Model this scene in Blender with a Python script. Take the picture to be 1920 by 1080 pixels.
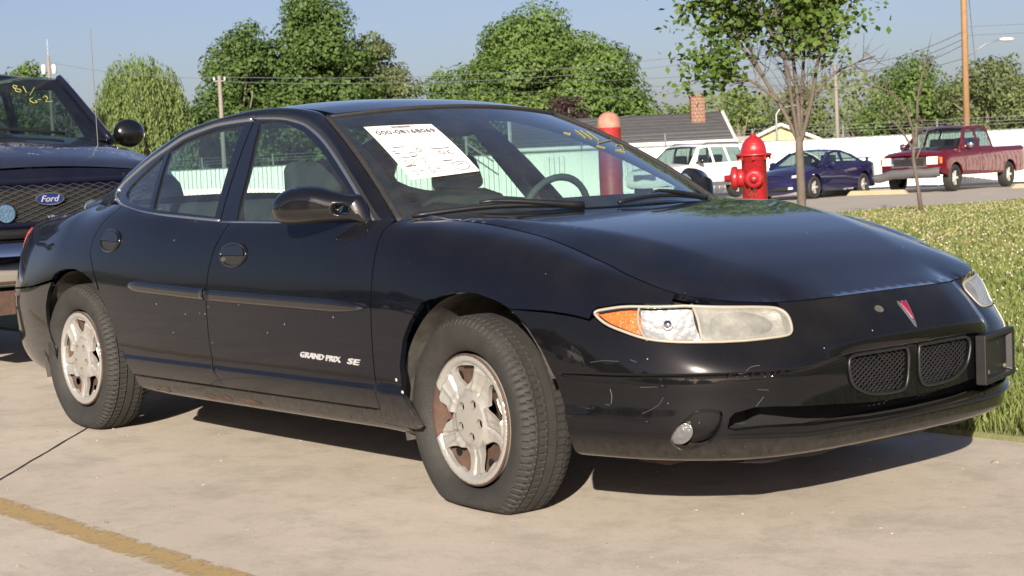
import bpy, bmesh, math, random
import numpy as np
from mathutils import Vector, Matrix
from mathutils.geometry import delaunay_2d_cdt
random.seed(7); rng = np.random.default_rng(11)
for o in list(bpy.data.objects): bpy.data.objects.remove(o)
scene = bpy.context.scene
col = scene.collection

# ---------------------------------------------------------------- camera
CAM = Vector((4.03016, -4.00498, 1.05560))
cr = Vector((.63959932, .76737459, -.04526525)); cu = Vector((-.0247104, .07937884, .99653821)); cf = Vector((-.7683112, .63626664, -.06973279))
cam_data = bpy.data.cameras.new('camera'); cam = bpy.data.objects.new('camera', cam_data); col.objects.link(cam)
cam.matrix_world = Matrix(((cr.x, cu.x, -cf.x, CAM.x), (cr.y, cu.y, -cf.y, CAM.y), (cr.z, cu.z, -cf.z, CAM.z), (0, 0, 0, 1)))
cam_data.sensor_width = 36; cam_data.sensor_fit = 'HORIZONTAL'; cam_data.lens = 3066.448 / 1920 * 36
cam_data.clip_start = .05; cam_data.clip_end = 3000
cam_data.dof.use_dof = True; cam_data.dof.focus_distance = 5.4; cam_data.dof.aperture_fstop = 13
scene.camera = cam

# ---------------------------------------------------------------- daylight
SUN_DIR = Vector((1.9, -2.0, 1.02)).normalized()
SUN_EL = math.asin(SUN_DIR.z); SUN_AZ = math.atan2(SUN_DIR.x, SUN_DIR.y)
world = bpy.data.worlds.new('World'); scene.world = world; world.use_nodes = True
wn = world.node_tree; wn.nodes.clear()
sky = wn.nodes.new('ShaderNodeTexSky'); sky.sky_type = 'NISHITA'; sky.sun_disc = False
sky.sun_elevation = SUN_EL; sky.sun_rotation = SUN_AZ; sky.altitude = 200; sky.air_density = .85; sky.dust_density = 2.2; sky.ozone_density = 1.7
bgn = wn.nodes.new('ShaderNodeBackground'); bgn.inputs['Strength'].default_value = .05
wo = wn.nodes.new('ShaderNodeOutputWorld')
hz = wn.nodes.new('ShaderNodeMix'); hz.data_type = 'RGBA'; hz.blend_type = 'MULTIPLY'; hz.inputs[0].default_value = 1; hz.inputs[7].default_value = (1.10, .995, 1.09, 1)   # summer haze, greyer than clean air
wn.links.new(sky.outputs[0], hz.inputs[6]); wn.links.new(hz.outputs[2], bgn.inputs[0]); wn.links.new(bgn.outputs[0], wo.inputs[0])
sun_data = bpy.data.lights.new('sun', 'SUN'); sun_data.energy = 5.0; sun_data.angle = math.radians(.53); sun_data.color = (1.0, .90, .76)
sun = bpy.data.objects.new('sun', sun_data); col.objects.link(sun)
sun.rotation_euler = SUN_DIR.to_track_quat('Z', 'Y').to_euler(); sun.location = (20, -20, 20)
vs = scene.view_settings; vs.view_transform = 'Standard'; vs.look = 'None'; vs.exposure = 1.1; vs.gamma = 1; vs.use_curve_mapping = False
scene.render.engine = 'CYCLES'
# ---------------------------------------------------------------- materials
def mat(name, base=(.5, .5, .5), rough=.5, metal=0., coat=0., coat_rough=.03, spec=.5, noise=None, bump=None, emit=None, trans=0., ior=1.45, alpha=1., subs=0.):
    """noise=(scale, amount, colour2) blotches, bump=(scale, strength)"""
    m = bpy.data.materials.new(name); m.use_nodes = True; nt = m.node_tree; n = nt.nodes; p = n['Principled BSDF']
    p.inputs['Base Color'].default_value = (*base, 1); p.inputs['Roughness'].default_value = rough; p.inputs['Metallic'].default_value = metal
    p.inputs['Coat Weight'].default_value = coat; p.inputs['Coat Roughness'].default_value = coat_rough; p.inputs['Specular IOR Level'].default_value = spec
    p.inputs['Transmission Weight'].default_value = trans; p.inputs['IOR'].default_value = ior; p.inputs['Alpha'].default_value = alpha
    tc = n.new('ShaderNodeTexCoord')
    if noise:
        sc, am, c2 = noise
        nz = n.new('ShaderNodeTexNoise'); nz.inputs['Scale'].default_value = sc; nz.inputs['Detail'].default_value = 8; nz.inputs['Roughness'].default_value = .65
        rp = n.new('ShaderNodeValToRGB'); rp.color_ramp.elements[0].position = .35; rp.color_ramp.elements[1].position = .7
        rp.color_ramp.elements[0].color = (*base, 1); rp.color_ramp.elements[1].color = (*[base[i] * (1 - am) + c2[i] * am for i in range(3)], 1)
        nt.links.new(tc.outputs['Object'], nz.inputs['Vector']); nt.links.new(nz.outputs['Fac'], rp.inputs['Fac']); nt.links.new(rp.outputs[0], p.inputs['Base Color'])
    if bump:
        nb = n.new('ShaderNodeTexNoise'); nb.inputs['Scale'].default_value = bump[0]; nb.inputs['Detail'].default_value = 6
        bn = n.new('ShaderNodeBump'); bn.inputs['Strength'].default_value = bump[1]; bn.inputs['Distance'].default_value = .02
        nt.links.new(tc.outputs['Object'], nb.inputs['Vector']); nt.links.new(nb.outputs['Fac'], bn.inputs['Height']); nt.links.new(bn.outputs[0], p.inputs['Normal'])
    if emit:
        p.inputs['Emission Color'].default_value = (*emit[0], 1); p.inputs['Emission Strength'].default_value = emit[1]
    return m
def N(nt, kind, **kw):
    nd = nt.nodes.new(kind)
    for k, v in kw.items():
        if k in ('operation', 'blend_type', 'data_type', 'feature', 'noise_dimensions', 'interpolation_type', 'distance', 'clamp'): setattr(nd, k, v)
        else: nd.inputs[k.replace('_', ' ')].default_value = v
    return nd
def math_n(nt, op, a, b=None, clamp=False):
    nd = nt.nodes.new('ShaderNodeMath'); nd.operation = op; nd.use_clamp = clamp
    for i, q in enumerate((a, b)):
        if q is None: continue
        if isinstance(q, (int, float)): nd.inputs[i].default_value = q
        else: nt.links.new(q, nd.inputs[i])
    return nd.outputs[0]
def ramp(nt, src, stops):
    r = nt.nodes.new('ShaderNodeValToRGB'); e = r.color_ramp.elements
    while len(e) < len(stops): e.new(.5)
    for q, (p, c) in zip(e, stops):
        q.position = p; q.color = (*c, 1) if isinstance(c, tuple) else (c, c, c, 1)
    nt.links.new(src, r.inputs[0]); return r.outputs[0]
def mixc(nt, f, a, b):
    m = nt.nodes.new('ShaderNodeMix'); m.data_type = 'RGBA'
    if isinstance(f, (int, float)): m.inputs[0].default_value = f
    else: nt.links.new(f, m.inputs[0])
    for i, q in ((6, a), (7, b)):
        if isinstance(q, tuple): m.inputs[i].default_value = (*q, 1)
        else: nt.links.new(q, m.inputs[i])
    return m.outputs[2]
def noise_n(nt, vec, scale, detail=6, rough=.6, dist=0.):
    z = nt.nodes.new('ShaderNodeTexNoise'); z.inputs['Scale'].default_value = scale; z.inputs['Detail'].default_value = detail
    z.inputs['Roughness'].default_value = rough; z.inputs['Distortion'].default_value = dist
    nt.links.new(vec, z.inputs['Vector']); return z.outputs['Fac']
def car_paint(name, base, dust=.05, chips=True, rough=.18, dirt_top=.36, flake=None):
    """clear-coated paint with road dust low down, stone chips and a film of dust, raised on upward faces to paint in sheen"""
    m = bpy.data.materials.new(name); m.use_nodes = True; nt = m.node_tree; p = nt.nodes['Principled BSDF']
    geo = nt.nodes.new('ShaderNodeNewGeometry'); sep = nt.nodes.new('ShaderNodeSeparateXYZ'); nt.links.new(geo.outputs['Position'], sep.inputs[0])
    tc = nt.nodes.new('ShaderNodeTexCoord'); v = tc.outputs['Object']
    n1 = noise_n(nt, v, 5, 8, .65); n2 = noise_n(nt, v, 42, 6, .7)
    sn = nt.nodes.new('ShaderNodeSeparateXYZ'); nt.links.new(geo.outputs['Normal'], sn.inputs[0]); upw = math_n(nt, 'MAXIMUM', sn.outputs['Z'], 0.)
    film = math_n(nt, 'MULTIPLY', math_n(nt, 'MULTIPLY', ramp(nt, n1, [(.35, .3), (.75, 1.)]), math_n(nt, 'ADD', math_n(nt, 'MULTIPLY', math_n(nt, 'POWER', upw, 2.), 4.5), .6)), dust)  # dust film, weighted to upward faces as painted-in brightness for the hood
    splash = math_n(nt, 'MULTIPLY', math_n(nt, 'SUBTRACT', 1.0, math_n(nt, 'DIVIDE', sep.outputs['Z'], dirt_top), True), ramp(nt, n2, [(.3, .35), (.62, 1.)]))
    fac = math_n(nt, 'ADD', film, math_n(nt, 'MULTIPLY', splash, .75), True)
    c = mixc(nt, fac, base, (.17, .145, .115))
    rg = math_n(nt, 'ADD', math_n(nt, 'MULTIPLY', fac, .55), rough, True)
    cw = math_n(nt, 'SUBTRACT', 1.0, math_n(nt, 'MULTIPLY', fac, 1.2), True)
    if chips:
        vo = nt.nodes.new('ShaderNodeTexVoronoi'); vo.inputs['Scale'].default_value = 26; nt.links.new(v, vo.inputs['Vector'])
        sepc = nt.nodes.new('ShaderNodeSeparateColor'); nt.links.new(vo.outputs['Color'], sepc.inputs[0])
        spot = math_n(nt, 'LESS_THAN', math_n(nt, 'ADD', vo.outputs['Distance'], math_n(nt, 'MULTIPLY', math_n(nt, 'SUBTRACT', n2, .5), .10)), math_n(nt, 'MULTIPLY', math_n(nt, 'POWER', sepc.outputs[1], 2.5), .075))
        spot = math_n(nt, 'MULTIPLY', spot, math_n(nt, 'GREATER_THAN', sepc.outputs[0], .45))
        c = mixc(nt, spot, c, (.24, .245, .25)); cw = math_n(nt, 'MULTIPLY', cw, math_n(nt, 'SUBTRACT', 1.0, spot))
    nt.links.new(c, p.inputs['Base Color']); nt.links.new(rg, p.inputs['Roughness']); nt.links.new(cw, p.inputs['Coat Weight'])
    n3 = noise_n(nt, v, 3.0, 2, .5); bn = nt.nodes.new('ShaderNodeBump'); bn.inputs['Strength'].default_value = .02; bn.inputs['Distance'].default_value = .05
    nt.links.new(n3, bn.inputs['Height']); nt.links.new(bn.outputs[0], p.inputs['Coat Normal'])
    p.inputs['Coat Roughness'].default_value = .03; p.inputs['Coat IOR'].default_value = 1.40; p.inputs['Specular IOR Level'].default_value = .05
    return m
def glass_mat(name, tint, dusty=.04, refl=1.0):
    m = bpy.data.materials.new(name); m.use_nodes = True; nt = m.node_tree; nt.nodes.clear()
    out = nt.nodes.new('ShaderNodeOutputMaterial'); tr = nt.nodes.new('ShaderNodeBsdfTransparent'); gl = nt.nodes.new('ShaderNodeBsdfGlossy'); df = nt.nodes.new('ShaderNodeBsdfDiffuse')
    tr.inputs[0].default_value = (*tint, 1); gl.inputs['Roughness'].default_value = .02; df.inputs[0].default_value = (.45, .45, .42, 1)
    tc = nt.nodes.new('ShaderNodeTexCoord'); nz = noise_n(nt, tc.outputs['Object'], 6, 7, .7)
    d = math_n(nt, 'MULTIPLY', ramp(nt, nz, [(.35, .25), (.8, 1.)]), dusty)
    fr = nt.nodes.new('ShaderNodeFresnel'); fr.inputs['IOR'].default_value = 1.52
    gb = nt.nodes.new('ShaderNodeNewGeometry'); bf = gb.outputs['Backfacing']
    f2 = math_n(nt, 'ADD', math_n(nt, 'MULTIPLY', math_n(nt, 'MULTIPLY', fr.outputs[0], 1.7 * refl, True), math_n(nt, 'SUBTRACT', 1.0, bf)), math_n(nt, 'MULTIPLY', bf, .06 * refl))
    a = nt.nodes.new('ShaderNodeMixShader'); b = nt.nodes.new('ShaderNodeMixShader')
    nt.links.new(d, a.inputs[0]); nt.links.new(tr.outputs[0], a.inputs[1]); nt.links.new(df.outputs[0], a.inputs[2])
    nt.links.new(f2, b.inputs[0]); nt.links.new(a.outputs[0], b.inputs[1]); nt.links.new(gl.outputs[0], b.inputs[2])
    nt.links.new(b.outputs[0], out.inputs[0]); return m

# ---------------------------------------------------------------- object helpers
def tag(o, label=None, cat=None, group=None, kind=None):
    if label: o['label'] = label
    if cat: o['category'] = cat
    if group: o['group'] = group
    if kind: o['kind'] = kind
    return o
def empty(name, loc=(0, 0, 0), rz=0., label=None, cat=None, group=None):
    o = bpy.data.objects.new(name, None); col.objects.link(o); o.location = loc; o.rotation_euler = (0, 0, rz); o.empty_display_size = .3
    return tag(o, label, cat, group)
def link(name, me, material, parent=None, smooth=True):
    if material is not None: me.materials.append(material)
    o = bpy.data.objects.new(name, me); col.objects.link(o)
    if parent is not None: o.parent = parent
    if smooth: me.polygons.foreach_set('use_smooth', np.ones(len(me.polygons), bool))
    return o
def mesh_of(name, V, F):
    me = bpy.data.meshes.new(name); me.from_pydata([tuple(map(float, q)) for q in V], [], [tuple(int(k) for k in f) for f in F]); me.update(); return me
class MB:
    """collects shapes that end up as ONE mesh"""
    def __init__(s): s.v = []; s.f = []
    def add(s, V, F):
        k = len(s.v); s.v.extend([tuple(q) for q in V]); s.f.extend([tuple(i + k for i in f) for f in F]); return s
    def box(s, c, d, rot=None, taper=1.0):
        M = rot if rot is not None else Matrix.Identity(3); V = []
        for z in (-1, 1):
            for x, y in ((-1, -1), (1, -1), (1, 1), (-1, 1)):
                t = taper if z > 0 else 1
                V.append(Vector(c) + M @ Vector((x * d[0] / 2 * t, y * d[1] / 2 * t, z * d[2] / 2)))
        return s.add(V, [(3, 2, 1, 0), (4, 5, 6, 7), (0, 1, 5, 4), (1, 2, 6, 5), (2, 3, 7, 6), (3, 0, 4, 7)])
    def grid(s, P):
        P = np.asarray(P, float); a, b = P.shape[:2]
        return s.add(P.reshape(-1, 3), [(i * b + j, i * b + j + 1, (i + 1) * b + j + 1, (i + 1) * b + j) for i in range(a - 1) for j in range(b - 1)])
    def tube(s, path, r, n=6, closed=False, caps=True, flat=1.0, up=(0, 0, 1)):
        path = [Vector(q) for q in path]; m = len(path); V = []; F = []
        rr = r if hasattr(r, '__len__') else [r] * m; u = None
        for i, q in enumerate(path):
            a = path[(i - 1) % m] if (closed or i > 0) else path[i]; b = path[(i + 1) % m] if (closed or i < m - 1) else path[i]
            t = (b - a).normalized() if (b - a).length > 1e-9 else Vector((0, 0, 1))
            if u is None:
                u = Vector(up) if abs(Vector(up).dot(t)) < .95 else Vector((1, 0, 0))
            u = (u - t * u.dot(t))
            u = u.normalized() if u.length > 1e-6 else t.orthogonal().normalized()
            w = t.cross(u)
            for k in range(n):
                g = 2 * math.pi * k / n; V.append(q + (u * math.cos(g) * flat + w * math.sin(g)) * rr[i])
        for i in range(m if closed else m - 1):
            j = (i + 1) % m
            for k in range(n): F.append((i * n + k, i * n + (k + 1) % n, j * n + (k + 1) % n, j * n + k))
        if caps and not closed: F.append(tuple(range(n - 1, -1, -1))); F.append(tuple((m - 1) * n + k for k in range(n)))
        return s.add(V, F)
    def lathe(s, prof, n=32, c=(0, 0, 0), axis='z', cap=True):
        V = []; F = []; m = len(prof); c = Vector(c)
        for k in range(n):
            g = 2 * math.pi * k / n; a, b = math.cos(g), math.sin(g)
            for r, h in prof:
                p = {'z': (r * a, r * b, h), 'y': (r * a, h, r * b), 'x': (h, r * a, r * b)}[axis]; V.append(c + Vector(p))
        for k in range(n):
            j = (k + 1) % n
            for i in range(m - 1): F.append((k * m + i, j * m + i, j * m + i + 1, k * m + i + 1))
        if cap:
            for e in (0, m - 1):
                if prof[e][0] > 1e-6: F.append(tuple(k * m + e for k in range(n)))
        return s.add(V, F)
    def ball(s, c, d, n=12, m=8, rot=None):
        M = rot if rot is not None else Matrix.Identity(3); V = []; F = []
        for i in range(m + 1):
            t = math.pi * i / m
            for k in range(n):
                g = 2 * math.pi * k / n
                V.append(Vector(c) + M @ Vector((math.sin(t) * math.cos(g) * d[0] / 2, math.sin(t) * math.sin(g) * d[1] / 2, math.cos(t) * d[2] / 2)))
        for i in range(m):
            for k in range(n): F.append((i * n + k, (i + 1) * n + k, (i + 1) * n + (k + 1) % n, i * n + (k + 1) % n))
        return s.add(V, F)
    def build(s, name, material, parent=None, smooth=False, bevel=0., sub=0, weld=False):
        me = mesh_of(name, s.v, s.f)
        if weld or bevel or sub:
            bm = bmesh.new(); bm.from_mesh(me); bmesh.ops.remove_doubles(bm, verts=bm.verts, dist=1e-5); bmesh.ops.recalc_face_normals(bm, faces=bm.faces); bm.to_mesh(me); bm.free()
        o = link(name, me, material, parent, smooth or bevel > 0 or sub > 0)
        if bevel:
            b = o.modifiers.new('bevel', 'BEVEL'); b.width = bevel; b.segments = 3; b.limit_method = 'ANGLE'; b.angle_limit = math.radians(35); b.harden_normals = True
        if sub:
            q = o.modifiers.new('sub', 'SUBSURF'); q.levels = sub; q.render_levels = sub
        return o
def resample(L, h, closed=True):
    L = np.asarray(L, float); out = []
    n = len(L)
    for i in range(n if closed else n - 1):
        a, b = L[i], L[(i + 1) % n]; k = max(1, int(math.ceil(np.linalg.norm(b - a) / h)))
        for j in range(k): out.append(a + (b - a) * j / k)
    if not closed: out.append(L[-1])
    return np.array(out)
def curve(L, k=6, closed=True):
    """Catmull-Rom through the points"""
    L = np.asarray(L, float); n = len(L); out = []
    for i in range(n if closed else n - 1):
        g = (lambda j: L[j % n]) if closed else (lambda j: L[min(max(j, 0), n - 1)])
        p0, p1, p2, p3 = g(i - 1), g(i), g(i + 1), g(i + 2)
        for j in range(k):
            t = j / k
            out.append(.5 * (2 * p1 + (p2 - p0) * t + (2 * p0 - 5 * p1 + 4 * p2 - p3) * t * t + (3 * p1 - p0 - 3 * p2 + p3) * t ** 3))
    if not closed: out.append(L[-1])
    return np.array(out)
def area2(L): x, y = L[:, 0], L[:, 1]; return .5 * np.sum(x * np.roll(y, -1) - np.roll(x, -1) * y)
def inset2(L, d):
    """move a closed loop inwards by d"""
    L = np.asarray(L, float); a = np.roll(L, 1, 0); b = np.roll(L, -1, 0); sgn = np.sign(area2(L))
    e1 = L - a; e2 = b - L; e1 /= np.maximum(np.linalg.norm(e1, axis=1), 1e-9)[:, None]; e2 /= np.maximum(np.linalg.norm(e2, axis=1), 1e-9)[:, None]
    n = np.stack([-(e1 + e2)[:, 1], (e1 + e2)[:, 0]], 1); n /= np.maximum(np.linalg.norm(n, axis=1), 1e-6)[:, None]
    return L + n * d * sgn
def inside(L, Q):
    x, y = Q[:, 0], Q[:, 1]; c = np.zeros(len(Q), bool); n = len(L)
    for i in range(n):
        x1, y1 = L[i]; x2, y2 = L[(i + 1) % n]
        if y1 == y2: continue
        k = ((y1 > y) != (y2 > y)) & (x < (x2 - x1) * (y - y1) / (y2 - y1) + x1); c ^= k
    return c
def dist2seg(L, Q):
    d = np.full(len(Q), 1e9)
    A = L; B = np.roll(L, -1, 0)
    for a, b in zip(A, B):
        e = b - a; l = max(e @ e, 1e-12); t = np.clip(((Q - a) @ e) / l, 0, 1); d = np.minimum(d, np.linalg.norm(Q - a - t[:, None] * e, axis=1))
    return d
def patch(name, loops, fn, h, material, parent, ref, rim=.016, gap=0., lines=(), rim_in=None, rim_dir=None):
    """mesh a region of the parameter plane (outer loop, then holes) on the surface fn(a, b), with folded edges"""
    Ls = []
    for i, L in enumerate(loops):
        L = np.asarray(L, float)
        if gap: L = inset2(L, gap if i == 0 else -gap)
        Ls.append(resample(L, h))
    lo = Ls[0].min(0); hi = Ls[0].max(0)
    xs = np.arange(lo[0] + h * .3, hi[0], h); ys = np.arange(lo[1] + h * .3, hi[1], h * .87)
    Q = np.array([(x + (h / 2 if j % 2 else 0), y) for j, y in enumerate(ys) for x in xs]) if len(xs) and len(ys) else np.zeros((0, 2))
    for (c, spread) in lines:            # extra rows of points where a crease runs at parameter b = c(a)
        if len(Q): Q = Q[np.abs(Q[:, 1] - c(Q[:, 0])) > .026]
        for dv in spread: Q = np.concatenate([Q, np.stack([xs, c(xs) + dv], 1)])
    if len(Q):
        ok = inside(Ls[0], Q)
        for L in Ls[1:]: ok &= ~inside(L, Q)
        Q = Q[ok]
        for L in Ls: Q = Q[dist2seg(L, Q) > h * .35]
    pts = []; edges = []
    for L in Ls:
        k = len(pts); pts += [Vector(q) for q in L]; edges += [(k + i, k + (i + 1) % len(L)) for i in range(len(L))]
    nb = len(pts); pts += [Vector(q) for q in Q]
    v2, _, f2, ov, _, _ = delaunay_2d_cdt(pts, edges, [], 0, 1e-7)
    v2 = np.array([tuple(q) for q in v2]); f2 = np.array([f for f in f2 if len(f) == 3])
    cen = v2[f2].mean(1); ok = inside(Ls[0], cen)
    for L in Ls[1:]: ok &= ~inside(L, cen)
    f2 = f2[ok]
    P = fn(v2[:, 0], v2[:, 1]); e = 2e-4
    Nn = np.cross(fn(v2[:, 0] + e, v2[:, 1]) - fn(v2[:, 0] - e, v2[:, 1]), fn(v2[:, 0], v2[:, 1] + e) - fn(v2[:, 0], v2[:, 1] - e))
    Nn /= np.maximum(np.linalg.norm(Nn, axis=1), 1e-12)[:, None]
    used = np.unique(f2)
    sgn = 1 if np.mean(((P[used] - np.asarray(ref)) * Nn[used]).sum(1)) > 0 else -1
    Nn *= sgn
    fa = np.cross(P[f2[:, 1]] - P[f2[:, 0]], P[f2[:, 2]] - P[f2[:, 0]])
    fl = (fa * Nn[f2].mean(1)).sum(1) < 0; f2[fl] = f2[fl][:, ::-1]
    V = [P]; NV = [Nn]; F = [tuple(q) for q in f2]; base = len(P)
    rims = [rim] + [rim_in if rim_in is not None else rim] * (len(Ls) - 1)
    for li, L in enumerate(Ls):
        if rims[li] <= 0: continue
        p = fn(L[:, 0], L[:, 1]); n_ = np.cross(fn(L[:, 0] + e, L[:, 1]) - fn(L[:, 0] - e, L[:, 1]), fn(L[:, 0], L[:, 1] + e) - fn(L[:, 0], L[:, 1] - e)); n_ = sgn * n_ / np.maximum(np.linalg.norm(n_, axis=1), 1e-12)[:, None]
        tg = np.roll(p, -1, 0) - np.roll(p, 1, 0); tg /= np.maximum(np.linalg.norm(tg, axis=1), 1e-9)[:, None]
        o_ = np.cross(tg, n_)
        if rim_dir is not None: n_ = np.broadcast_to(np.asarray(rim_dir, float), n_.shape).copy(); o_ = np.cross(tg, n_)
        cen3 = inset2(L, .002 if li == 0 else -.002); pc = fn(cen3[:, 0], cen3[:, 1])
        if np.mean(((p - pc) * o_).sum(1)) < 0: o_ = -o_
        V += [p, p - n_ * rims[li]]; NV += [o_, o_]; m = len(L)
        for i in range(m):
            j = (i + 1) % m; q = (base + i, base + j, base + m + j, base + m + i)
            a, b, d = p[i], p[j], p[j] - n_[j] * rims[li]
            if np.dot(np.cross(b - a, d - a), o_[i]) < 0: q = q[::-1]
            F.append(q)
        base += 2 * m
    V = np.concatenate(V); NV = np.concatenate(NV)
    me = mesh_of(name, V, F); o = link(name, me, material, parent)
    me.normals_split_custom_set_from_vertices([tuple(q) for q in NV])
    return o
def offs(fn, d, ref):
    """surface fn moved along its normal by d (outwards from ref)"""
    def g(a, b):
        e = 1e-3; P = fn(a, b); a = np.asarray(a, float).ravel(); b = np.asarray(b, float).ravel()
        n_ = np.cross(fn(a + e, b) - fn(a - e, b), fn(a, b + e) - fn(a, b - e)); n_ /= np.maximum(np.linalg.norm(n_, axis=1), 1e-12)[:, None]
        s_ = 1 if np.mean(((P - np.asarray(ref)) * n_).sum(1)) > 0 else -1
        return P + n_ * d * s_
    return g
def text_geo(body, shear=0., bold=0.):
    c = bpy.data.curves.new('t', 'FONT'); c.body = body; c.size = 1; c.shear = shear; c.offset = bold; c.fill_mode = 'FRONT'; c.resolution_u = 2
    o = bpy.data.objects.new('t', c); col.objects.link(o); bpy.context.view_layer.update()
    me = o.evaluated_get(bpy.context.evaluated_depsgraph_get()).to_mesh()
    V = np.array([v.co[:] for v in me.vertices]); F = [tuple(p.vertices) for p in me.polygons]
    o.to_mesh_clear(); bpy.data.objects.remove(o); bpy.data.curves.remove(c); return V, F
def text_on(name, body, fn, u0, u1, v0, v1, material, parent, depth=.003, shear=0., bold=0., ref=None):
    """flat lettering mapped on to a surface: fn(u, v) -> points, fitted in the box u0..u1, v0..v1, raised by depth"""
    V, F = text_geo(body, shear, bold); lo = V.min(0); hi = V.max(0)
    U = u0 + (V[:, 0] - lo[0]) / (hi[0] - lo[0]) * (u1 - u0); W = v0 + (V[:, 1] - lo[1]) / (hi[1] - lo[1]) * (v1 - v0)
    P = fn(U, W); e = 1e-3
    n_ = np.cross(fn(U + e, W) - fn(U - e, W), fn(U, W + e) - fn(U, W - e)); n_ /= np.linalg.norm(n_, axis=1)[:, None]
    if ref is not None and np.mean(((P - np.asarray(ref)) * n_).sum(1)) < 0: n_ = -n_
    A = P + n_ * depth; k = len(A); FF = list(F)
    if depth > .0015:
        ec = {}
        for f in F:
            for i in range(len(f)): ec[tuple(sorted((f[i], f[(i + 1) % len(f)])))] = ec.get(tuple(sorted((f[i], f[(i + 1) % len(f)]))), 0) + 1
        FF += [(a, b, b + k, a + k) for (a, b), c in ec.items() if c == 1]; A = np.concatenate([A, P - n_ * .001])
    return link(name, mesh_of(name, A, FF), material, parent, False)
# ---------------------------------------------------------------- sedan body surfaces (metres, x forward, y left, front axle at x=0)
def nat_basis(n):
    """cardinal natural-cubic-spline second-derivative matrix for integer knots"""
    A = np.zeros((n, n)); B = np.zeros((n, n)); A[0, 0] = A[-1, -1] = 1
    for i in range(1, n - 1):
        A[i, i - 1] = A[i, i + 1] = 1; A[i, i] = 4
        B[i, i - 1] = B[i, i + 1] = 6; B[i, i] = -12
    return np.linalg.solve(A, B)
NROW = 10
M2 = nat_basis(NROW)
def row_basis(v):
    v = np.clip(np.asarray(v, float), 0, NROW - 1 - 1e-9); k = np.floor(v).astype(int); t = v - k
    Bm = np.zeros(v.shape + (NROW,)); idx = np.arange(len(v))
    Bm[idx, k] += 1 - t; Bm[idx, k + 1] += t
    c0 = ((1 - t) ** 3 - (1 - t)) / 6; c1 = (t ** 3 - t) / 6
    return Bm + c0[:, None] * M2[k] + c1[:, None] * M2[k + 1]
def pchip(xk, yk, x):
    xk = np.asarray(xk, float); yk = np.asarray(yk, float)          # yk (n, m)
    h = np.diff(xk); d = np.diff(yk, axis=0) / h[:, None]
    m = np.zeros_like(yk); m[0] = d[0]; m[-1] = d[-1]
    for i in range(1, len(xk) - 1):
        w1 = 2 * h[i] + h[i - 1]; w2 = h[i] + 2 * h[i - 1]
        same = d[i - 1] * d[i] > 0
        with np.errstate(divide='ignore', invalid='ignore'):
            hm = (w1 + w2) / (w1 / d[i - 1] + w2 / d[i])
        m[i] = np.where(same, hm, 0)
    x = np.clip(x, xk[0], xk[-1]); k = np.clip(np.searchsorted(xk, x, side='right') - 1, 0, len(xk) - 2)
    t = ((x - xk[k]) / h[k])[:, None]; hh = h[k][:, None]
    return (yk[k] * (1 + 2 * t) * (1 - t) ** 2 + m[k] * hh * t * (1 - t) ** 2
            + yk[k + 1] * t * t * (3 - 2 * t) + m[k + 1] * hh * t * t * (t - 1))
def bspline(P, n):
    """clamped uniform cubic B-spline sampled at n points"""
    P = np.asarray(P, float); N = len(P)
    kn = np.concatenate([[0] * 3, np.arange(N - 2), [N - 3] * 3]).astype(float)
    t = np.linspace(0, N - 3 - 1e-9, n); out = np.zeros((n, P.shape[1]))
    Bq = [((kn[i] <= t) & (t < kn[i + 1])).astype(float) for i in range(len(kn) - 1)]
    for p in range(1, 4):
        Bn = []
        for i in range(len(kn) - 1 - p):
            a = np.zeros_like(t)
            if kn[i + p] > kn[i]: a = a + (t - kn[i]) / (kn[i + p] - kn[i]) * Bq[i]
            if kn[i + p + 1] > kn[i + 1]: a = a + (kn[i + p + 1] - t) / (kn[i + p + 1] - kn[i + 1]) * Bq[i + 1]
            Bn.append(a)
        Bq = Bn
    for i in range(N): out += Bq[i][:, None] * P[i]
    return out
def sstep(a, b, x):
    t = np.clip((np.asarray(x, float) - a) / (b - a), 0, 1); return t * t * (3 - 2 * t)

PLAN = bspline([(1.068, 0), (1.068, .10), (1.066, .24), (1.052, .40), (1.015, .57), (.900, .728), (.765, .828), (.58, .885), (.36, .908), (.1, .917),
                (-.3, .923), (-.9, .926), (-1.5, .926), (-2.1, .924), (-2.6, .915), (-3.0, .90), (-3.35, .873), (-3.60, .825),
                (-3.78, .74), (-3.91, .59), (-3.975, .42), (-3.99, .24), (-3.995, .1), (-3.995, 0)], 1600)
PS = np.concatenate([[0], np.cumsum(np.linalg.norm(np.diff(PLAN, axis=0), axis=1))])
PT = np.gradient(PLAN, PS, axis=0); PT /= np.linalg.norm(PT, axis=1)[:, None]
PN = np.stack([PT[:, 1], -PT[:, 0]], 1); PN *= np.sign((PN * (PLAN - np.array([-1.4, 0]))).sum(1))[:, None]
def s_of_x(x):   # arc length of the side at station x
    k = np.argsort(PLAN[:, 0]); return np.interp(x, PLAN[k, 0], PS[k])
def s_of_y(y):   # arc length on the nose at half-width y
    n = int(np.argmax(PLAN[:, 1] > .9)); return np.interp(y, PLAN[:n, 1], PS[:n])
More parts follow.
